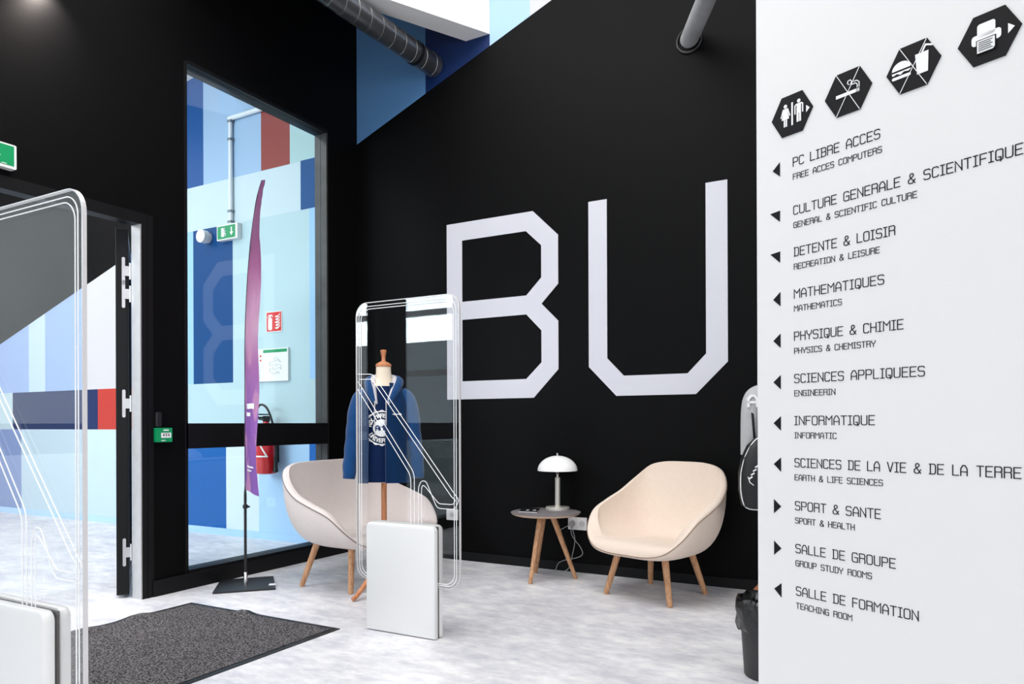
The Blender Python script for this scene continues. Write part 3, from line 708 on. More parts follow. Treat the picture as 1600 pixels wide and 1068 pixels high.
def make_chair(name, label, cat, fab, pip, loc, rz, ext=0.0):
    e = thing(name, label, cat, loc, rz)
    def wide(x): return x * (1 + ext / 0.16) if abs(x) < 0.16 else x + math.copysign(ext, x)
    rim = closed_rim(RIM, 160); n = len(rim)
    for p in rim: p.x = wide(p.x)
    c0 = Vector((0, 0.0, 0)); bz = 0.255
    outer = []; K = 14
    for k in range(K + 1):
        ph = PI / 2 * k / K; hx_ = math.sin(ph) ** 0.72; vz = 1 - math.cos(ph) ** 0.9
        ring = []
        for p in rim:
            w = 0.30 + 0.70 * hx_
            ring.append(Vector((p.x * w, p.y * w + 0.01 * (1 - w), bz + (p.z - bz) * (vz * 0.82 + 0.18 * (k / K) ** 2.2))))
        outer.append(ring)
    b = bmesh.new(); R = [[b.verts.new(q) for q in r] for r in outer]
    for a, c in zip(R, R[1:]):
        for i in range(n): b.faces.new((a[i], a[(i + 1) % n], c[(i + 1) % n], c[i]))
    b.faces.new(R[0])
    link('shell', b, fab, e, True)
    # inner upholstery: padded roll at the rim, then down to the seat
    rings = []; sz = 0.338; inn = []
    for i, p in enumerate(rim):
        t = (rim[(i + 1) % n] - rim[i - 1]); t.z = 0
        if t.length < 1e-6: t = Vector((1, 0, 0))
        t.normalize(); inw = Vector((-t.y, t.x, 0))
        if inw.dot(Vector((-p.x, 0.02 - p.y, 0))) < 0: inw = -inw
        low = max(0.0, min(1.0, (0.50 - p.z) / 0.23)); inn.append((inw, low))
    for k in range(9):            # padded roll over the rim; at the front it turns up and over the seat edge
        s_ = k / 8; rings.append([])
        for p, (inw, low) in zip(rim, inn):
            w_ = 0.040 + 0.075 * low; an = s_ * PI * 0.62
            up = max(0.0, sz + 0.010 - p.z) * low
            rings[-1].append(p + inw * (w_ * (1 - math.cos(an)) / 1.368 - 0.004 * math.sin(PI * s_)) + Vector((0, 0, 0.022 * (1 - low * 0.4) * math.sin(an) + up * math.sin(min(an * 1.15, PI / 2)))))
    K2 = 18; last = rings[-1]
    for k in range(1, K2 + 1):
        q = k / K2; w = 1 - 0.60 * q ** 1.6
        v = (1 - q) ** 2.3
        rings.append([Vector((p.x * w, p.y * w - 0.012 * q, sz + (p.z - sz) * v - 0.004 * q)) for p in last])
    b = bmesh.new(); R = [[b.verts.new(q) for q in r] for r in rings]
    for a, c in zip(R, R[1:]):
        for i in range(n): b.faces.new((a[i], a[(i + 1) % n], c[(i + 1) % n], c[i]))
    b.faces.new(R[-1])
    link('seat_upholstery', b, fab, e, True)
    link('piping', TB([p + Vector((p.x, p.y, 0)).normalized() * 0.001 for p in rim], 0.0035, 6, closed=True), pip, e, True)
    for sx in (-1, 1):
        for fx, fy, tx, ty in ((0.235, -0.215, 0.165, -0.165), (0.205, 0.215, 0.145, 0.135)):
            a = Vector((sx * (fx + ext), fy, 0.0)); c = Vector((sx * (tx + ext), ty, 0.285))
            b = bmesh.new(); d = (c - a)
            tube(b, [a, a + d * 0.03, a + d * 0.5, c], [0.013, 0.0165, 0.0195, 0.0215], 14)
            link('leg', b, OAK, e, True)
    return e
make_chair('lounge_chair', 'cream upholstered lounge chair with oak legs under the letter U', 'armchair', CREAM, PIPING_C, (2.726, -0.389, 0), math.radians(-17.5))
make_chair('lounge_sofa', 'pale mauve small lounge sofa with oak legs behind the hoodie mannequin', 'sofa', MAUVE, PIPING_M, (0.812, -0.885, 0), math.radians(92), 0.165)

# ------------------------------------------------------------------ side table, lamp, booklet
TX, TY, TZ = 1.915, -0.300, 0.456
e = thing('side_table', 'round grey side table on three splayed oak legs', 'side table', (TX, TY, 0))
link('tabletop', LT([(0.226, TZ - 0.014), (0.238, TZ - 0.004), (0.239, TZ - 0.001), (0.236, TZ)], 64), TABLET, e, True)
link('top_edge', LT([(0.215, TZ - 0.020), (0.228, TZ - 0.0145), (0.238, TZ - 0.005), (0.2385, TZ - 0.004), (0.20, TZ - 0.004)], 64), TABEDGE, e, True)
link('bracket', LT([(0.07, TZ - 0.034), (0.07, TZ - 0.02)], 20), BLACKP, e)
for fx, fy, tx, ty in ((-0.018, -0.203, -0.018, -0.04), (0.187, 0.082, 0.045, 0.01), (-0.145, 0.130, -0.03, 0.03)):
    a = Vector((fx, fy, 0)); c = Vector((tx, ty, TZ - 0.022)); d = c - a
    link('leg', TB([a, a + d * 0.02, c], [0.011, 0.0135, 0.021], 14), OAK, e, True)
LX, LY = 1.932, -0.145
e = thing('table_lamp', 'chrome table lamp with white dome shade on the side table', 'lamp', (LX, LY, TZ))
link('base', LT([(0.084, 0), (0.084, 0.017), (0.081, 0.020), (0.022, 0.022), (0.020, 0.027)], 40), NICKEL, e, True)
link('stem', LT([(0.0185, 0.021), (0.0185, 0.225), (0.009, 0.228), (0.007, 0.245), (0.011, 0.250), (0.006, 0.256)], 20), NICKEL, e, True)
b = bmesh.new(); tube(b, [(0.012 * math.cos(t), 0, 0.268 + 0.012 * math.sin(t)) for t in (2 * PI * k / 16 for k in range(16))], 0.003, 6, closed=True); link('yoke', b, CHROME, e, True)
sh = [(0.140 * math.cos(t), 0.272 + 0.105 * math.sin(t)) for t in (PI / 2 * k / 14 for k in range(15))]
sh[-1] = (0.004, sh[-1][1]); shi = [(max(r - 0.004, 0.003), z - 0.004 if r < 0.12 else z) for r, z in reversed(sh)]
shd = link('lamp_shade', LT(sh + shi, 48), OPAL, e, True)
link('finial', LT([(0.004, 0.375), (0.004, 0.382), (0.008, 0.388), (0.006, 0.395), (0.002, 0.397)], 12), CHROME, shd, True)
e = thing('booklet', 'black booklet with white marks lying on the grey side table', 'booklet', (1.795, -0.300, TZ + 0.0005))
cs = [(-0.035, -0.105), (0.100, -0.090), (0.030, 0.105), (-0.095, 0.075)]
b = bmesh.new(); prism(b, [(p[0] * 0.98, p[1] * 0.98) for p in cs], lambda x, y: (x, y, 0), lambda x, y: (x, y, 0.006)); link('pages', b, PAPERW, e)
b = bmesh.new(); prism(b, cs, lambda x, y: (x, y, 0.006), lambda x, y: (x, y, 0.0075)); link('cover', b, PAPERK, e)
for px, py in ((0.0, -0.035), (0.045, -0.02)):
    b = bmesh.new(); prism(b, disc(px, py, 0.011, 12, 0.016), lambda x, y: (x, y, 0.0075), lambda x, y: (x, y, 0.0083)); link('cover_mark', b, PAPERW, e)

# sockets, plug and cord
def socket(x0, x1, z0, z1, wells, label):
    e = thing('wall_socket', label, 'socket', ((x0 + x1) / 2, 0, (z0 + z1) / 2), 0, 'white sockets low on the back wall'); hx_, hz_ = (x1 - x0) / 2, (z1 - z0) / 2
    b = bmesh.new(); plate_y(b, rrect(-hx_, hx_, -hz_, hz_, 0.006, 3), 0, 0.010); cp = link('cover_plate', b, SOCK, e)
    for wx in wells:
        b = bmesh.new(); ring = disc(wx, 0, 0.0215, 28); inn = disc(wx, 0, 0.0195, 28)
        V = [[b.verts.new((p[0], y, p[1])) for p in pp] for pp, y in ((ring, -0.0102), (ring, -0.013), (inn, -0.013), (inn, -0.0104))]
        for A, B in zip(V, V[1:]):
            for i in range(28): b.faces.new((A[i], A[(i + 1) % 28], B[(i + 1) % 28], B[i]))
        b.faces.new(V[-1]); link('outlet', b, mat('socket_well', (205, 203, 203), 0.5), cp, True)
        for q in (-0.0095, 0.0095):
            b = bmesh.new(); prism(b, disc(wx + q, 0, 0.0026, 10), lambda a, c: (a, -0.0112, c), lambda a, c: (a, -0.0100, c)); link('pin_hole', b, BLACKP, cp)
    return e
socket(1.951, 2.094, 0.301, 0.390, (-0.036, 0.036), 'white double wall socket with a lamp plug beside the cream chair')
socket(0.905, 1.009, 0.305, 0.390, (0.0,), 'white single wall socket behind the clear gate panel')
e = thing('lamp_cord', 'grey lamp cord with plug hanging from the double socket', 'cord', (1.986, 0, 0.345))
b = bmesh.new(); prism(b, disc(0, 0, 0.019, 20), lambda a, c: (a, -0.040, c), lambda a, c: (a, -0.0125, c)); prism(b, rect(-0.008, 0.008, -0.03, 0.0), lambda a, c: (a, -0.036, c), lambda a, c: (a, -0.02, c)); link('plug', b, CORD, e)
O = Vector((1.986, 0, 0.345))
def cord(pts): link('cable', TB(smooth_path([Vector(p) - O for p in pts], 8), 0.0026, 6), CORD, e, True)
cord([(1.984, -0.035, 0.318), (1.990, -0.035, 0.268), (2.02, -0.03, 0.222), (2.052, -0.03, 0.187), (2.071, -0.03, 0.139), (2.033, -0.03, 0.109), (1.935, -0.03, 0.082), (1.882, -0.03, 0.054), (1.862, -0.03, 0.006)])
cord([(1.992, -0.035, 0.320), (2.014, -0.035, 0.232), (1.994, -0.035, 0.123), (1.967, -0.035, 0.031), (1.928, -0.05, 0.004), (1.890, -0.055, 0.004)])
cord([(1.984, -0.036, 0.345), (1.953, -0.05, 0.324), (1.898, -0.055, 0.300), (1.86, -0.06, 0.34), (1.85, -0.022, 0.42), (1.86, -0.034, 0.44)])

# ------------------------------------------------------------------ mannequins and clothes
def ell(z, hw, hd, cy=0.0, p=2.4, n=48, a0=None, a1=None):
    out = []
    for k in range(n):
        a = 2 * PI * k / n if a0 is None else a0 + (a1 - a0) * k / (n - 1)
        s, c = math.sin(a), -math.cos(a)
        out.append(Vector((hw * math.copysign(abs(s) ** (2 / p), s), cy + hd * math.copysign(abs(c) ** (2 / p), c), z)))
    return out
def make_mannequin(label, loc, rz, foot=-112):
    e = thing('mannequin', label, 'mannequin', loc, rz, 'tailor mannequins on wooden stands')
    b = bmesh.new(); loft(b, [ell(*r) for r in ((0.70, 0.118, 0.075), (0.78, 0.128, 0.088), (0.92, 0.108, 0.075), (1.06, 0.120, 0.090), (1.18, 0.125, 0.080), (1.25, 0.110, 0.065), (1.295, 0.075, 0.055), (1.315, 0.052, 0.050, 0.0, 2), (1.36, 0.047, 0.047, 0.0, 2), (1.412, 0.045, 0.045, 0, 2))])
    link('bust', b, LINEN, e, True)
    link('neck_cap', LT([(0.047, 1.412), (0.049, 1.420), (0.046, 1.430), (0.030, 1.441), (0.016, 1.447), (0.012, 1.455), (0.0125, 1.475), (0.018, 1.505), (0.0195, 1.513), (0.016, 1.518)], 24), BEECH, e, True)
    link('pole', LT([(0.017, 0.13), (0.017, 0.71)], 18), BEECH, e, True)
    link('hub', LT([(0.020, 0.10), (0.028, 0.11), (0.028, 0.21), (0.018, 0.225)], 18), BEECH, e, True)
    for k in range(3):
        a = math.radians(foot + 120 * k)
        d = Vector((math.cos(a), math.sin(a), 0))
        pts = smooth_path([d * 0.02 + Vector((0, 0, 0.165)), d * 0.09 + Vector((0, 0, 0.135)), d * 0.17 + Vector((0, 0, 0.062)), d * 0.210 + Vector((0, 0, 0.024)), d * 0.235 + Vector((0, 0, 0.014))], 6)
        link('leg', TB(pts, [0.017, 0.0165, 0.014, 0.013], 10), BEECH, e, True)
    return e
MX, MY, MR = 1.235, -1.190, math.radians(36)
make_mannequin('wooden-capped cream mannequin wearing the blue zip hoodie', (MX, MY, 0), MR, -140)
TEE_R = ((0.705, 0.136, 0.098), (0.78, 0.140, 0.105), (0.92, 0.134, 0.100), (1.06, 0.138, 0.106), (1.18, 0.138, 0.095), (1.245, 0.118, 0.075), (1.292, 0.078, 0.060))
def tee_front(x, z):       # depth of the shirt front at x, z
    for r0, r1 in zip(TEE_R, TEE_R[1:]):
        if r0[0] <= z <= r1[0]:
            t = (z - r0[0]) / (r1[0] - r0[0]); hw = r0[1] + (r1[1] - r0[1]) * t; hd = r0[2] + (r1[2] - r0[2]) * t
            return -hd * max(0.0, 1 - abs(x / hw) ** 2.4) ** (1 / 2.4)
    return -0.1
e = thing('t_shirt', 'blue t-shirt with round white university print under the hoodie', 't-shirt', (MX, MY, 0), MR)
b = bmesh.new(); loft(b, [ell(*r, n=64) for r in TEE_R], cap0=False, cap1=False); bmesh.ops.solidify(b, geom=b.faces[:], thickness=-0.003); tb_ = link('body', b, TEE, e, True)
def W0(o): return lambda a, c: (a, tee_front(a, c) - 0.003 - o, c)
b = bmesh.new(); cx, cz, R0 = -0.006, 1.035, 0.053
def fan(pts, o, mi=0, rings=6):
    prev = None; f = W0(o)
    for k in range(rings + 1):
        s = k / rings
        row = [b.verts.new(f(cx + (p[0] - cx) * s, cz + (p[1] - cz) * s)) for p in pts] if k else [b.verts.new(f(cx, cz))]
        if k == 1:
            for i in range(len(row)): b.faces.new((prev[0], row[i], row[(i + 1) % len(row)])).material_index = mi
        elif k > 1:
            for i in range(len(row)): b.faces.new((prev[i], row[i], row[(i + 1) % len(row)], prev[(i + 1) % len(row)])).material_index = mi
        prev = row
fan(disc(cx, cz, R0, 40), 0.001)
def ringband(r0, r1, scal=0):
    N = 96; f = W0(0.001); A = []; B = []
    for k in range(N):
        a = 2 * PI * k / N; q = r1 + (scal * (0.5 + 0.5 * math.cos(a * 16)) if scal else 0)
        A.append(b.verts.new(f(cx + r0 * math.cos(a), cz + r0 * math.sin(a)))); B.append(b.verts.new(f(cx + q * math.cos(a), cz + q * math.sin(a))))
    for i in range(N): b.faces.new((A[i], A[(i + 1) % N], B[(i + 1) % N], B[i]))
ringband(0.097, 0.103, 0.007)
text(b, 'AMU', cx - 0.036, cx + 0.036, cz - 0.013, 0.026, 0.0065, W0(0.003), W0(0.001), 1)
def arc_text(s, a_mid, r, cap, flip):
    ss, tot = strokes(s); k = cap / 6 * 0.95; f = W0(0.002); f1_ = W0(0.0005)
    for pl in ss:
        q = []
        for px, pz in pl:
            u = (px - tot / 2) * k
            if not flip: an = a_mid - u / r; rr = r - cap / 2 + pz / 6 * cap
            else: an = a_mid + u / r; rr = r + cap / 2 - pz / 6 * cap
            q.append((cx + rr * math.cos(an), cz + rr * math.sin(an)))
        ribbon(b, q, 0.0055, f, f1_)
arc_text('AIX MARSEILLE', PI / 2, 0.076, 0.021, False); arc_text('UNIVERSITE', -PI / 2, 0.076, 0.021, True)
link('chest_print', b, [SIGNW, TEE], tb_)
# hoodie
e = thing('hoodie', 'open royal blue zip hoodie worn by the mannequin behind the gate', 'hoodie', (MX, MY, 0), MR)
b = bmesh.new(); a0, a1 = math.radians(4), math.radians(360 - 30)
HR = ((0.700, 0.166, 0.116, 1.0), (0.715, 0.162, 0.114, 1.0), (0.76, 0.164, 0.124, 1.0), (0.85, 0.160, 0.122, 1.0), (0.95, 0.155, 0.118, 1), (1.06, 0.154, 0.122, 1), (1.15, 0.154, 0.116, 1.15), (1.21, 0.150, 0.100, 1.4), (1.255, 0.132, 0.086, 1.9), (1.288, 0.104, 0.076, 2.6), (1.312, 0.078, 0.068, 3.2))
rings = []
for z, hw, hd, op in HR:
    A0, A1 = a0 + (op - 1) * 0.16, a1 - (op - 1) * 0.10
    ring = ell(z, hw, hd, 0, 2.4, 72, A0, A1)
    for k, p in enumerate(ring):
        an = A0 + (A1 - A0) * k / 71
        fold = 0.004 * math.sin(an * 9 + z * 5) * max(0, min(1, (1.2 - z) / 0.4))
        p.x *= 1 + fold / hw; p.y *= 1 + fold / hw
    rings.append(ring)
loft(b, rings, False, False, False); bmesh.ops.solidify(b, geom=b.faces[:], thickness=-0.007)
link('body', b, HOOD, e, True)
for s in (-1, 1):
    b = bmesh.new()
    pts = smooth_path([(s * 0.098, 0.0, 1.245), (s * 0.136, 0.0, 1.212), (s * 0.163, -0.004, 1.13), (s * 0.178, -0.010, 1.02), (s * 0.192, -0.018, 0.90), (s * 0.204, -0.032, 0.80), (s * 0.209, -0.042, 0.725)], 7)
    rad = [0.046, 0.056, 0.055, 0.050, 0.046, 0.043, 0.036]
    tube(b, pts, rad, 20)
    for v in b.verts:
        v.co += Vector((0.0015 * math.sin(v.co.z * 60), 0.003 * math.sin(v.co.z * 47 + v.co.x * 30), 0)) * (1 if v.co.z < 1.1 else 0.3)
    link('sleeve', b, HOOD, e, True)
b = bmesh.new()     # hood lying behind the neck, its edges running down the front
hp = smooth_path([(-0.050, -0.098, 1.19), (-0.074, -0.068, 1.255), (-0.088, -0.012, 1.305), (-0.075, 0.055, 1.325), (0.0, 0.088, 1.325), (0.075, 0.055, 1.325), (0.090, -0.012, 1.305), (0.072, -0.068, 1.255), (0.040, -0.100, 1.19)], 7)
tube(b, hp, [0.014, 0.026, 0.030, 0.040, 0.046, 0.040, 0.030, 0.026, 0.014], 14); hd_ = link('hood', b, HOOD, e, True)
b = bmesh.new()
hp = smooth_path([(-0.040, -0.103, 1.18), (-0.056, -0.070, 1.255), (-0.066, -0.012, 1.318), (-0.055, 0.040, 1.345), (0.0, 0.064, 1.350), (0.055, 0.040, 1.345), (0.068, -0.012, 1.318), (0.055, -0.070, 1.255), (0.030, -0.104, 1.18)], 7)
tube(b, hp, [0.010, 0.018, 0.020, 0.022, 0.024, 0.022, 0.020, 0.018, 0.010], 10); link('hood_lining', b, LINING, hd_, True)
for sx, z0 in ((-0.046, 0.99), (0.020, 1.05)):
    b = bmesh.new(); tube(b, smooth_path([(sx, -0.112, 1.20), (sx * 1.05, -0.124, 1.12), (sx, -0.126, z0)], 6), 0.0032, 8); link('drawstring', b, LINING, hd_, True)
for idx in (0, -1):
    b = bmesh.new(); tube(b, [r[idx] + Vector((0, -0.003, 0)) for r in rings[:8]], 0.0035, 6); link('zip', b, mat('zip_tape', (26, 52, 96), 0.5), e, True)
b = bmesh.new(); lg = [(0.060 + 0.0052 * k, 1.118 + 0.004 * (k % 2) - 0.002 * (k % 3)) for k in range(11)]
ribbon(b, lg, 0.004, lambda a, c: (a, -0.1235 + max(0, a - 0.06) * 0.25, c), lambda a, c: (a, -0.1215 + max(0, a - 0.06) * 0.25, c))
link('chest_logo', b, SIGNW, e)

# second mannequin mostly hidden behind the white wall
NX, NY, NR = 3.435, -0.300, math.radians(20)
make_mannequin('mannequin in grey shirt, mostly hidden behind the white directory wall', (NX, NY, 0), NR)
e = thing('t_shirt', 'light grey t-shirt with white letter print, half hidden by the white wall', 't-shirt', (NX, NY, 0), NR)
b = bmesh.new(); loft(b, [ell(*r, n=48) for r in ((0.70, 0.150, 0.112), (0.80, 0.150, 0.112), (0.95, 0.140, 0.106), (1.08, 0.150, 0.112), (1.17, 0.152, 0.100), (1.24, 0.138, 0.08), (1.292, 0.078, 0.062))], cap0=False, cap1=False); bmesh.ops.solidify(b, geom=b.faces[:], thickness=-0.003); link('body', b, GREYTEE, e, True)
for s in (-1, 1):
    b = bmesh.new(); tube(b, smooth_path([(s * 0.10, 0, 1.235), (s * 0.145, 0, 1.205), (s * 0.166, -0.004, 1.12), (s * 0.178, -0.010, 0.87)], 6), [0.050, 0.057, 0.055, 0.046], 18); link('sleeve', b, GREYTEE, e, True)
b = bmesh.new(); text(b, 'A', -0.188, -0.140, 1.155, 0.06, 0.013, lambda a, c: (a, -0.064, c), lambda a, c: (a, -0.040, c)); link('sleeve_print', b, SIGNW, e)
e = thing('backpack', 'black backpack with white piping hung beside the white wall', 'backpack', (3.385, -0.475, 0.78), math.radians(24))
b = bmesh.new(); rings = []
for z, hw, hd in ((-0.205, 0.10, 0.045), (-0.19, 0.135, 0.07), (-0.10, 0.150, 0.085), (0.0, 0.150, 0.085), (0.08, 0.135, 0.075), (0.15, 0.105, 0.06), (0.195, 0.06, 0.04), (0.205, 0.035, 0.025)): rings.append(ell(z, hw, hd, 0, 3.2, 40))
loft(b, rings); link('bag_body', b, NYLON, e, True)
b = bmesh.new(); o = [(-0.04, 0.205), (-0.085, 0.165), (-0.125, 0.09), (-0.148, 0.0), (-0.15, -0.10), (-0.135, -0.175), (-0.10, -0.205), (0, -0.208), (0.10, -0.205), (0.135, -0.175), (0.15, -0.10), (0.148, 0.0), (0.125, 0.09), (0.085, 0.165), (0.04, 0.205)]
tube(b, smooth_path([(x * 0.99, -0.035, z) for x, z in o], 5), 0.0035, 6); link('piping', b, SIGNW, e, True)
for sx in (-0.05, 0.05):
    b = bmesh.new(); tube(b, smooth_path([(sx, 0.05, 0.17), (sx * 1.3, 0.02, 0.27), (sx * 1.1, 0.08, 0.33)], 6), 0.012, 8, flat=0.4); link('strap', b, NYLON, e, True)
b = bmesh.new()
for k in range(4): ribbon(b, [(-0.112 + k * 0.011, -0.030 + k * 0.021), (-0.100 + k * 0.011, -0.022 + k * 0.021)], 0.007, lambda a, c: (a, -0.088, c), lambda a, c: (a, -0.080, c))
ribbon(b, [(-0.120, -0.022), (-0.110, -0.052), (-0.092, -0.066)], 0.004, lambda a, c: (a, -0.088, c), lambda a, c: (a, -0.080, c))
link('logo_mark', b, SIGNW, e)

# waste bin
e = thing('waste_bin', 'small dark bin with glossy black liner beside the white wall', 'bin', (3.577, -1.560, 0))
link('bin_body', LT([(0.100, 0.0), (0.106, 0.006), (0.124, 0.300), (0.126, 0.312), (0.118, 0.312), (0.100, 0.02)], 40), BIN, e, True)
b = bmesh.new(); rng = random.Random(11); N = 64; rings = []
ph = [rng.uniform(0, 6.28) for _ in range(6)]
def wr(a, z): return 0.0035 * (math.sin(a * 5 + ph[0] + z * 40) + math.sin(a * 9 + ph[1] - z * 55) * 0.8 + math.sin(a * 14 + ph[2] + z * 30) * 0.6)
for r, z in ((0.104, 0.10), (0.112, 0.29), (0.120, 0.322), (0.128, 0.330), (0.137, 0.318), (0.139, 0.28), (0.136, 0.24), (0.137, 0.21), (0.133, 0.185)):
    rings.append([Vector(((r + (wr(2 * PI * k / N, z) if r > 0.121 else 0)) * math.cos(2 * PI * k / N), (r + (wr(2 * PI * k / N, z) if r > 0.121 else 0)) * math.sin(2 * PI * k / N), z + (0.018 * math.sin(3 * 2 * PI * k / N + ph[3]) if z < 0.2 and r > 0.12 else 0) + 0.004 * math.sin(7 * 2 * PI * k / N + ph[4]))) for k in range(N)])
loft(b, rings, True, True, False); link('bin_liner', b, BAG, e, True)

# ------------------------------------------------------------------ things on the left wall
def run_sign(e, w, h, man_x, axis):
    """white running figure, door and arrow on a green field; axis maps (a, c, depth) to local xyz"""
    f0 = lambda a, c: axis(a, c, 0.003)
    f1 = lambda a, c: axis(a, c, 0.001)
    s = h / 0.13; m = man_x
    b = bmesh.new(); prism(b, rect(m - 0.034 * s, m + 0.002 * s, -0.045 * s, 0.045 * s), f0, f1); link('doorway_mark', b, SIGNW, e)
    b = bmesh.new(); g0 = lambda a, c: axis(a, c, 0.005)
    g1 = lambda a, c: axis(a, c, 0.0035)
    prism(b, disc(m + 0.016 * s, 0.033 * s, 0.009 * s, 12), g0, g1)
    ribbon(b, [(m + 0.013 * s, 0.026 * s), (m + 0.016 * s, -0.004 * s), (m + 0.004 * s, -0.042 * s)], 0.012 * s, g0, g1)
    ribbon(b, [(m + 0.016 * s, -0.004 * s), (m + 0.032 * s, -0.018 * s), (m + 0.030 * s, -0.042 * s)], 0.009 * s, g0, g1)
    ribbon(b, [(m + 0.013 * s, 0.020 * s), (m + 0.034 * s, 0.010 * s)], 0.006 * s, g0, g1); link('running_figure', b, SIGNW, e)
    b = bmesh.new(); ax_ = w * 0.24
    prism(b, [(ax_ - 0.008 * s, 0.042 * s), (ax_ + 0.008 * s, 0.042 * s), (ax_ + 0.008 * s, -0.006 * s), (ax_ + 0.026 * s, -0.006 * s), (ax_, -0.044 * s), (ax_ - 0.026 * s, -0.006 * s), (ax_ - 0.008 * s, -0.006 * s)], f0, f1); link('arrow', b, SIGNW, e)
e = thing('exit_sign', 'green exit sign above the door, cut by the left picture edge', 'exit sign', (0, -2.86, 2.441), 0, 'green exit signs')
b = bmesh.new(); plate_x(b, rrect(-0.172, 0.172, -0.062, 0.062, 0.006, 3), 0.0, 0.045); link('housing', b, SOCK, e)
b = bmesh.new(); plate_x(b, rect(-0.160, 0.160, -0.048, 0.054), 0.045, 0.0015); link('green_panel', b, GREEN, e)
run_sign(e, 0.32, 0.10, -0.06, lambda a, c, d: (0.0455 + d, a, c))
b = bmesh.new(); plate_x(b, rect(0.10, 0.125, -0.044, -0.041), 0.046, 0.001); link('small_print', b, SIGNW, e)
e = thing('call_point', 'green emergency door release on the black wall by the door', 'call point', (0, -1.840, 0.996))
b = bmesh.new(); plate_x(b, rrect(-0.055, 0.055, -0.044, 0.044, 0.004, 3), 0.0, 0.035); link('box', b, GREEN, e)
b = bmesh.new(); plate_x(b, rect(-0.022, 0.046, -0.018, 0.014), 0.035, 0.0015); link('white_panel', b, SIGNW, e)
b = bmesh.new()
for k in (-1, 0, 1): plate_x(b, disc(0.012 + k * 0.018, -0.002, 0.0055, 10), 0.0365, 0.0008)
plate_x(b, rect(-0.012, 0.036, 0.007, 0.010), 0.0365, 0.0008); link('panel_marks', b, BLACKP, e)
b = bmesh.new(); plate_x(b, rect(-0.006, 0.030, 0.026, 0.034), 0.035, 0.001); link('small_print', b, SIGNW, e)
b = bmesh.new(); plate_x(b, rect(-0.020, 0.008, -0.037, -0.032), 0.035, 0.001); link('small_print', b, SIGNW, e)
e = tag(link('door_sensor', BX(-0.0, 0.035, -0.020, 0.018, -0.045, 0.045, 0.006, 2), BLACKP, loc=(0, -1.872, 1.092)), 'small black box on the wall just above the green door release', 'sensor')

# unseen spotlight, added to throw a glow on the wall above the door
e = thing('added_spotlight', 'small unseen spotlight added for the glow on the black wall', 'spotlight', (0, -2.53, 3.45))
b = bmesh.new(); box(b, 0, 0.02, -0.03, 0.03, -0.03, 0.03, 0.004, 2); tube(b, [(0.02, 0, 0), (0.09, 0, 0.01)], 0.008, 8); link('bracket', b, BLACKP, e)
b = bmesh.new(); tube(b, [(0.075, 0, 0.06), (0.085, 0, -0.01)], 0.032, 18); link('lamp_head', b, BLACKP, e, True)
l = bpy.data.lights.new('added_spot_bulb', 'SPOT'); l.energy = 60; l.spot_size = math.radians(120); l.spot_blend = 1; l.shadow_soft_size = 0.03; l.color = (1, 0.88, 0.8)
lo = bpy.data.objects.new('added_spot_bulb', l); COL.objects.link(lo); lo.parent = e; lo.location = (0.088, 0, -0.015); lo.rotation_euler = (0, math.radians(35), 0)

# ------------------------------------------------------------------ vestibule fittings on the painted wall
Vb = -0.0026
e = thing('exit_sign', 'green exit sign with white arrow on blue panel beyond the window', 'exit sign', (-1.545, Vb, 2.879), 0, 'green exit signs')
b = bmesh.new(); plate_y(b, rrect(-0.141, 0.141, -0.072, 0.072, 0.005, 3), 0, 0.05); link('housing', b, SOCK, e)
b = bmesh.new(); plate_y(b, rect(-0.130, 0.112, -0.060, 0.060), -0.05, 0.0015); link('green_panel', b, GREEN, e)
run_sign(e, 0.26, 0.12, -0.045, lambda a, c, d: (a, -0.0505 - d, c))
e = thing('alarm_sounder', 'round white alarm sounder on the blue panel beyond the window', 'alarm', (-1.865, Vb, 2.872))
b = bmesh.new(); prism(b, disc(0, 0, 0.05, 24), lambda a, c: (a, -0.035, c), lambda a, c: (a, 0, c)); link('base', b, SOCK, e)
b = bmesh.new(); prism(b, disc(0, 0, 0.062, 28), lambda a, c: (a, -0.095, c), lambda a, c: (a, -0.035, c)); link('horn', b, SOCK, e)
e = thing('conduit', 'pale conduit bent along painted wall above the vestibule exit sign', 'conduit', (-1.524, Vb - 0.024, 2.955))
link('riser', TB([(0, 0, 0), (0, 0, 0.99)], 0.019, 12), CONDUIT, e, True); link('run', TB([(-0.02, 0, 1.0), (1.38, 0, 1.008)], 0.021, 12), CONDUIT, e, True)
for z in (0.02, 0.12, 0.80, 0.97): link('clip', BX(-0.022, 0.026, -0.022, 0.024, z - 0.01, z + 0.01), mat('grey_clip', (120, 130, 140), 0.5), e)
e = thing('fire_sign', 'red square extinguisher sign on the pale wall beyond the window', 'sign', (-0.981, Vb, 1.996))
b = bmesh.new(); plate_y(b, rect(-0.100, 0.100, -0.094, 0.094), 0, 0.004); link('plate', b, SIGNW, e)
b = bmesh.new(); plate_y(b, rect(-0.093, 0.093, -0.087, 0.087), -0.004, 0.001); link('red_field', b, RED, e)
b = bmesh.new(); f0 = lambda a, c: (a, -0.0065, c)
f1 = lambda a, c: (a, -0.0048, c)
prism(b, rrect(-0.072, -0.022, -0.075, 0.036, 0.014, 4), f0, f1); prism(b, rect(-0.056, -0.038, 0.034, 0.058), f0, f1); ribbon(b, [(-0.062, 0.060), (-0.030, 0.060), (-0.018, 0.050)], 0.010, f0, f1); ribbon(b, [(-0.06, 0.056), (-0.078, 0.040)], 0.006, f0, f1)
for k in range(5): prism(b, [(0.012 + 0.008 * (k % 2), -0.062 + k * 0.026), (0.046, -0.070 + k * 0.026), (0.076, -0.046 + k * 0.027), (0.080, -0.030 + k * 0.026), (0.050, -0.052 + k * 0.026), (0.030, -0.050 + k * 0.026)], f0, f1)
link('symbol', b, SIGNW, e)
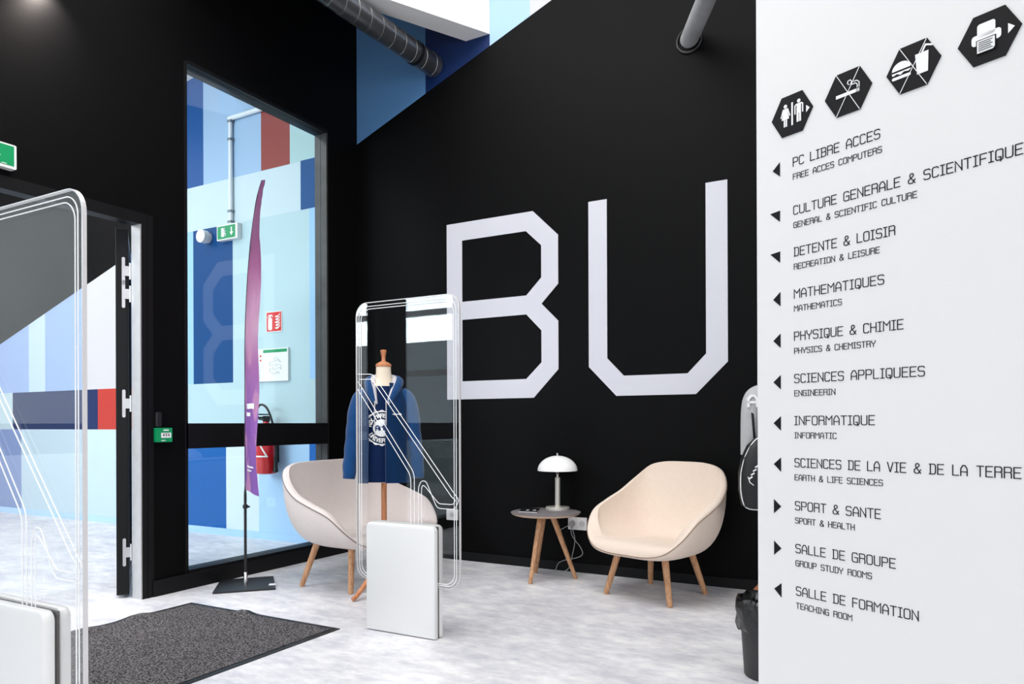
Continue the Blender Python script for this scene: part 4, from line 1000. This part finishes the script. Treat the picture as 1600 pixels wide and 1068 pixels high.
e = thing('evacuation_plan', 'white framed evacuation plan with green heading beyond the window', 'wall plan', (-1.0, Vb, 1.601))
b = bmesh.new(); plate_y(b, rect(-0.212, 0.212, -0.149, 0.149), 0, 0.022); link('panel', b, PAPERW, e)
b = bmesh.new(); plate_y(b, rect(-0.100, 0.200, 0.112, 0.140), -0.022, 0.001); link('heading_bar', b, GREEN, e)
PG = mat('plan_grey', (120, 130, 135), 0.6); Y0_ = lambda a, c: (a, -0.0232, c)
Y1_ = lambda a, c: (a, -0.0215, c)
b = bmesh.new(); rng = random.Random(4); pl = []
for k in range(34):
    a = k * 2.4; r = 0.088 * math.sqrt((k + 1) / 34); pl.append((0.055 + r * math.cos(a), -0.015 + 0.95 * r * math.sin(a)))
pl.sort(key=lambda q: (round(q[1] * 28), q[0] if round(q[1] * 28) % 2 else -q[0]))
ribbon(b, pl, 0.0020, Y0_, Y1_); link('floor_plan', b, PG, e)
for k in range(6):
    b = bmesh.new(); ribbon(b, [(-0.19, 0.005 - k * 0.024), (-0.19 + rng.uniform(0.045, 0.08), 0.005 - k * 0.024)], 0.003, Y0_, Y1_); link('text_line', b, PG, e)
for px, pz in ((-0.175, 0.085), (-0.135, 0.085), (-0.175, 0.045), (-0.135, 0.045)):
    b = bmesh.new(); plate_y(b, rect(px - 0.010, px + 0.010, pz - 0.008, pz + 0.008), -0.022, 0.001); link('red_mark', b, RED, e)
e = thing('fire_extinguisher', 'red fire extinguisher with black hose hung beyond the window', 'fire extinguisher', (-0.955, -0.125, 0.615))
link('bottle', LT([(0.070, 0.0), (0.088, 0.008), (0.092, 0.02), (0.092, 0.36), (0.080, 0.41), (0.045, 0.445), (0.028, 0.455), (0.026, 0.475)], 36), EXTRED, e, True)
b = bmesh.new(); lathe(b, [(0.030, 0.470), (0.034, 0.478), (0.034, 0.515), (0.024, 0.52)], 16); box(b, -0.012, 0.012, -0.10, 0.02, 0.50, 0.512); box(b, -0.012, 0.012, -0.11, 0.02, 0.527, 0.538); link('valve', b, BLACKP, e)
b = bmesh.new(); tube(b, smooth_path([(-0.03, 0, 0.49), (-0.085, -0.01, 0.50), (-0.098, -0.02, 0.56), (-0.04, -0.03, 0.620), (0.04, -0.03, 0.59), (0.095, -0.02, 0.47), (0.115, 0.0, 0.28), (0.115, 0.0, 0.16)], 8), 0.010, 10); link('hose', b, BLACKP, e, True)
link('nozzle', TB([(0.115, 0, 0.17), (0.115, 0, 0.02)], [0.012, 0.024], 14), BLACKP, e, True)
def bw(r): return lambda a, c: (r * math.sin(a / r + 0.55), -r * math.cos(a / r + 0.55), c)
def dense(pl, n=10): return [tuple(Vector(p).lerp(Vector(q), k / n)) for p, q in zip(pl, pl[1:]) for k in range(n)] + [pl[-1]]
b = bmesh.new(); ribbon(b, dense([(-0.075, 0.160), (0.030, 0.160), (-0.060, 0.310)]), 0.013, bw(0.0945), bw(0.0905))
link('label_print', b, SIGNW, e)
b = bmesh.new(); prism(b, disc(0.042, 0.325, 0.016, 16), bw(0.105), bw(0.090)); link('gauge', b, CHROME, e)
link('wall_bracket', BX(-0.03, 0.03, 0.09, 0.122, 0.10, 0.42), BLACKP, e)

# ------------------------------------------------------------------ ducts under the roof
e = thing('spiral_duct', 'ribbed dark metal ventilation duct running into the blue wall', 'duct', (0.805, -0.003, 3.890))
DD = Vector((-0.085, -1, 0.04)).normalized(); link('pipe', TB([(0, 0, 0), DD * 4.0], 0.084, 40), DUCT, e, True)
b = bmesh.new(); q1 = DD.cross(Vector((0, 0, 1))).normalized(); q2 = DD.cross(q1)
tube(b, [DD * (0.012 + 0.118 * i / 36) + (q1 * math.cos(2 * PI * i / 36) + q2 * math.sin(2 * PI * i / 36)) * 0.0846 for i in range(36 * 33)], 0.0024, 5)
link('spiral_seam', b, DUCTRIB, e, True)
b = bmesh.new(); tube(b, [DD * 0.225, DD * 0.255], 0.091, 40); link('collar', b, BLACKP, e, True)
e = thing('roof_pipe', 'smooth grey pipe leaving the black wall near the white partition', 'pipe', (2.832, 0, 3.585))
d = Vector((0.47, -0.88, 0.02)).normalized()
link('pipe', TB([d * -0.01, d * 3.0], 0.058, 36), PIPE, e, True)
b = bmesh.new(); tube(b, [(0.080 * math.cos(t), -0.006, 0.080 * math.sin(t) - 0.01) for t in (2 * PI * i / 40 for i in range(40))], 0.008, 8, closed=True); link('wall_ring', b, BLACKP, e, True)
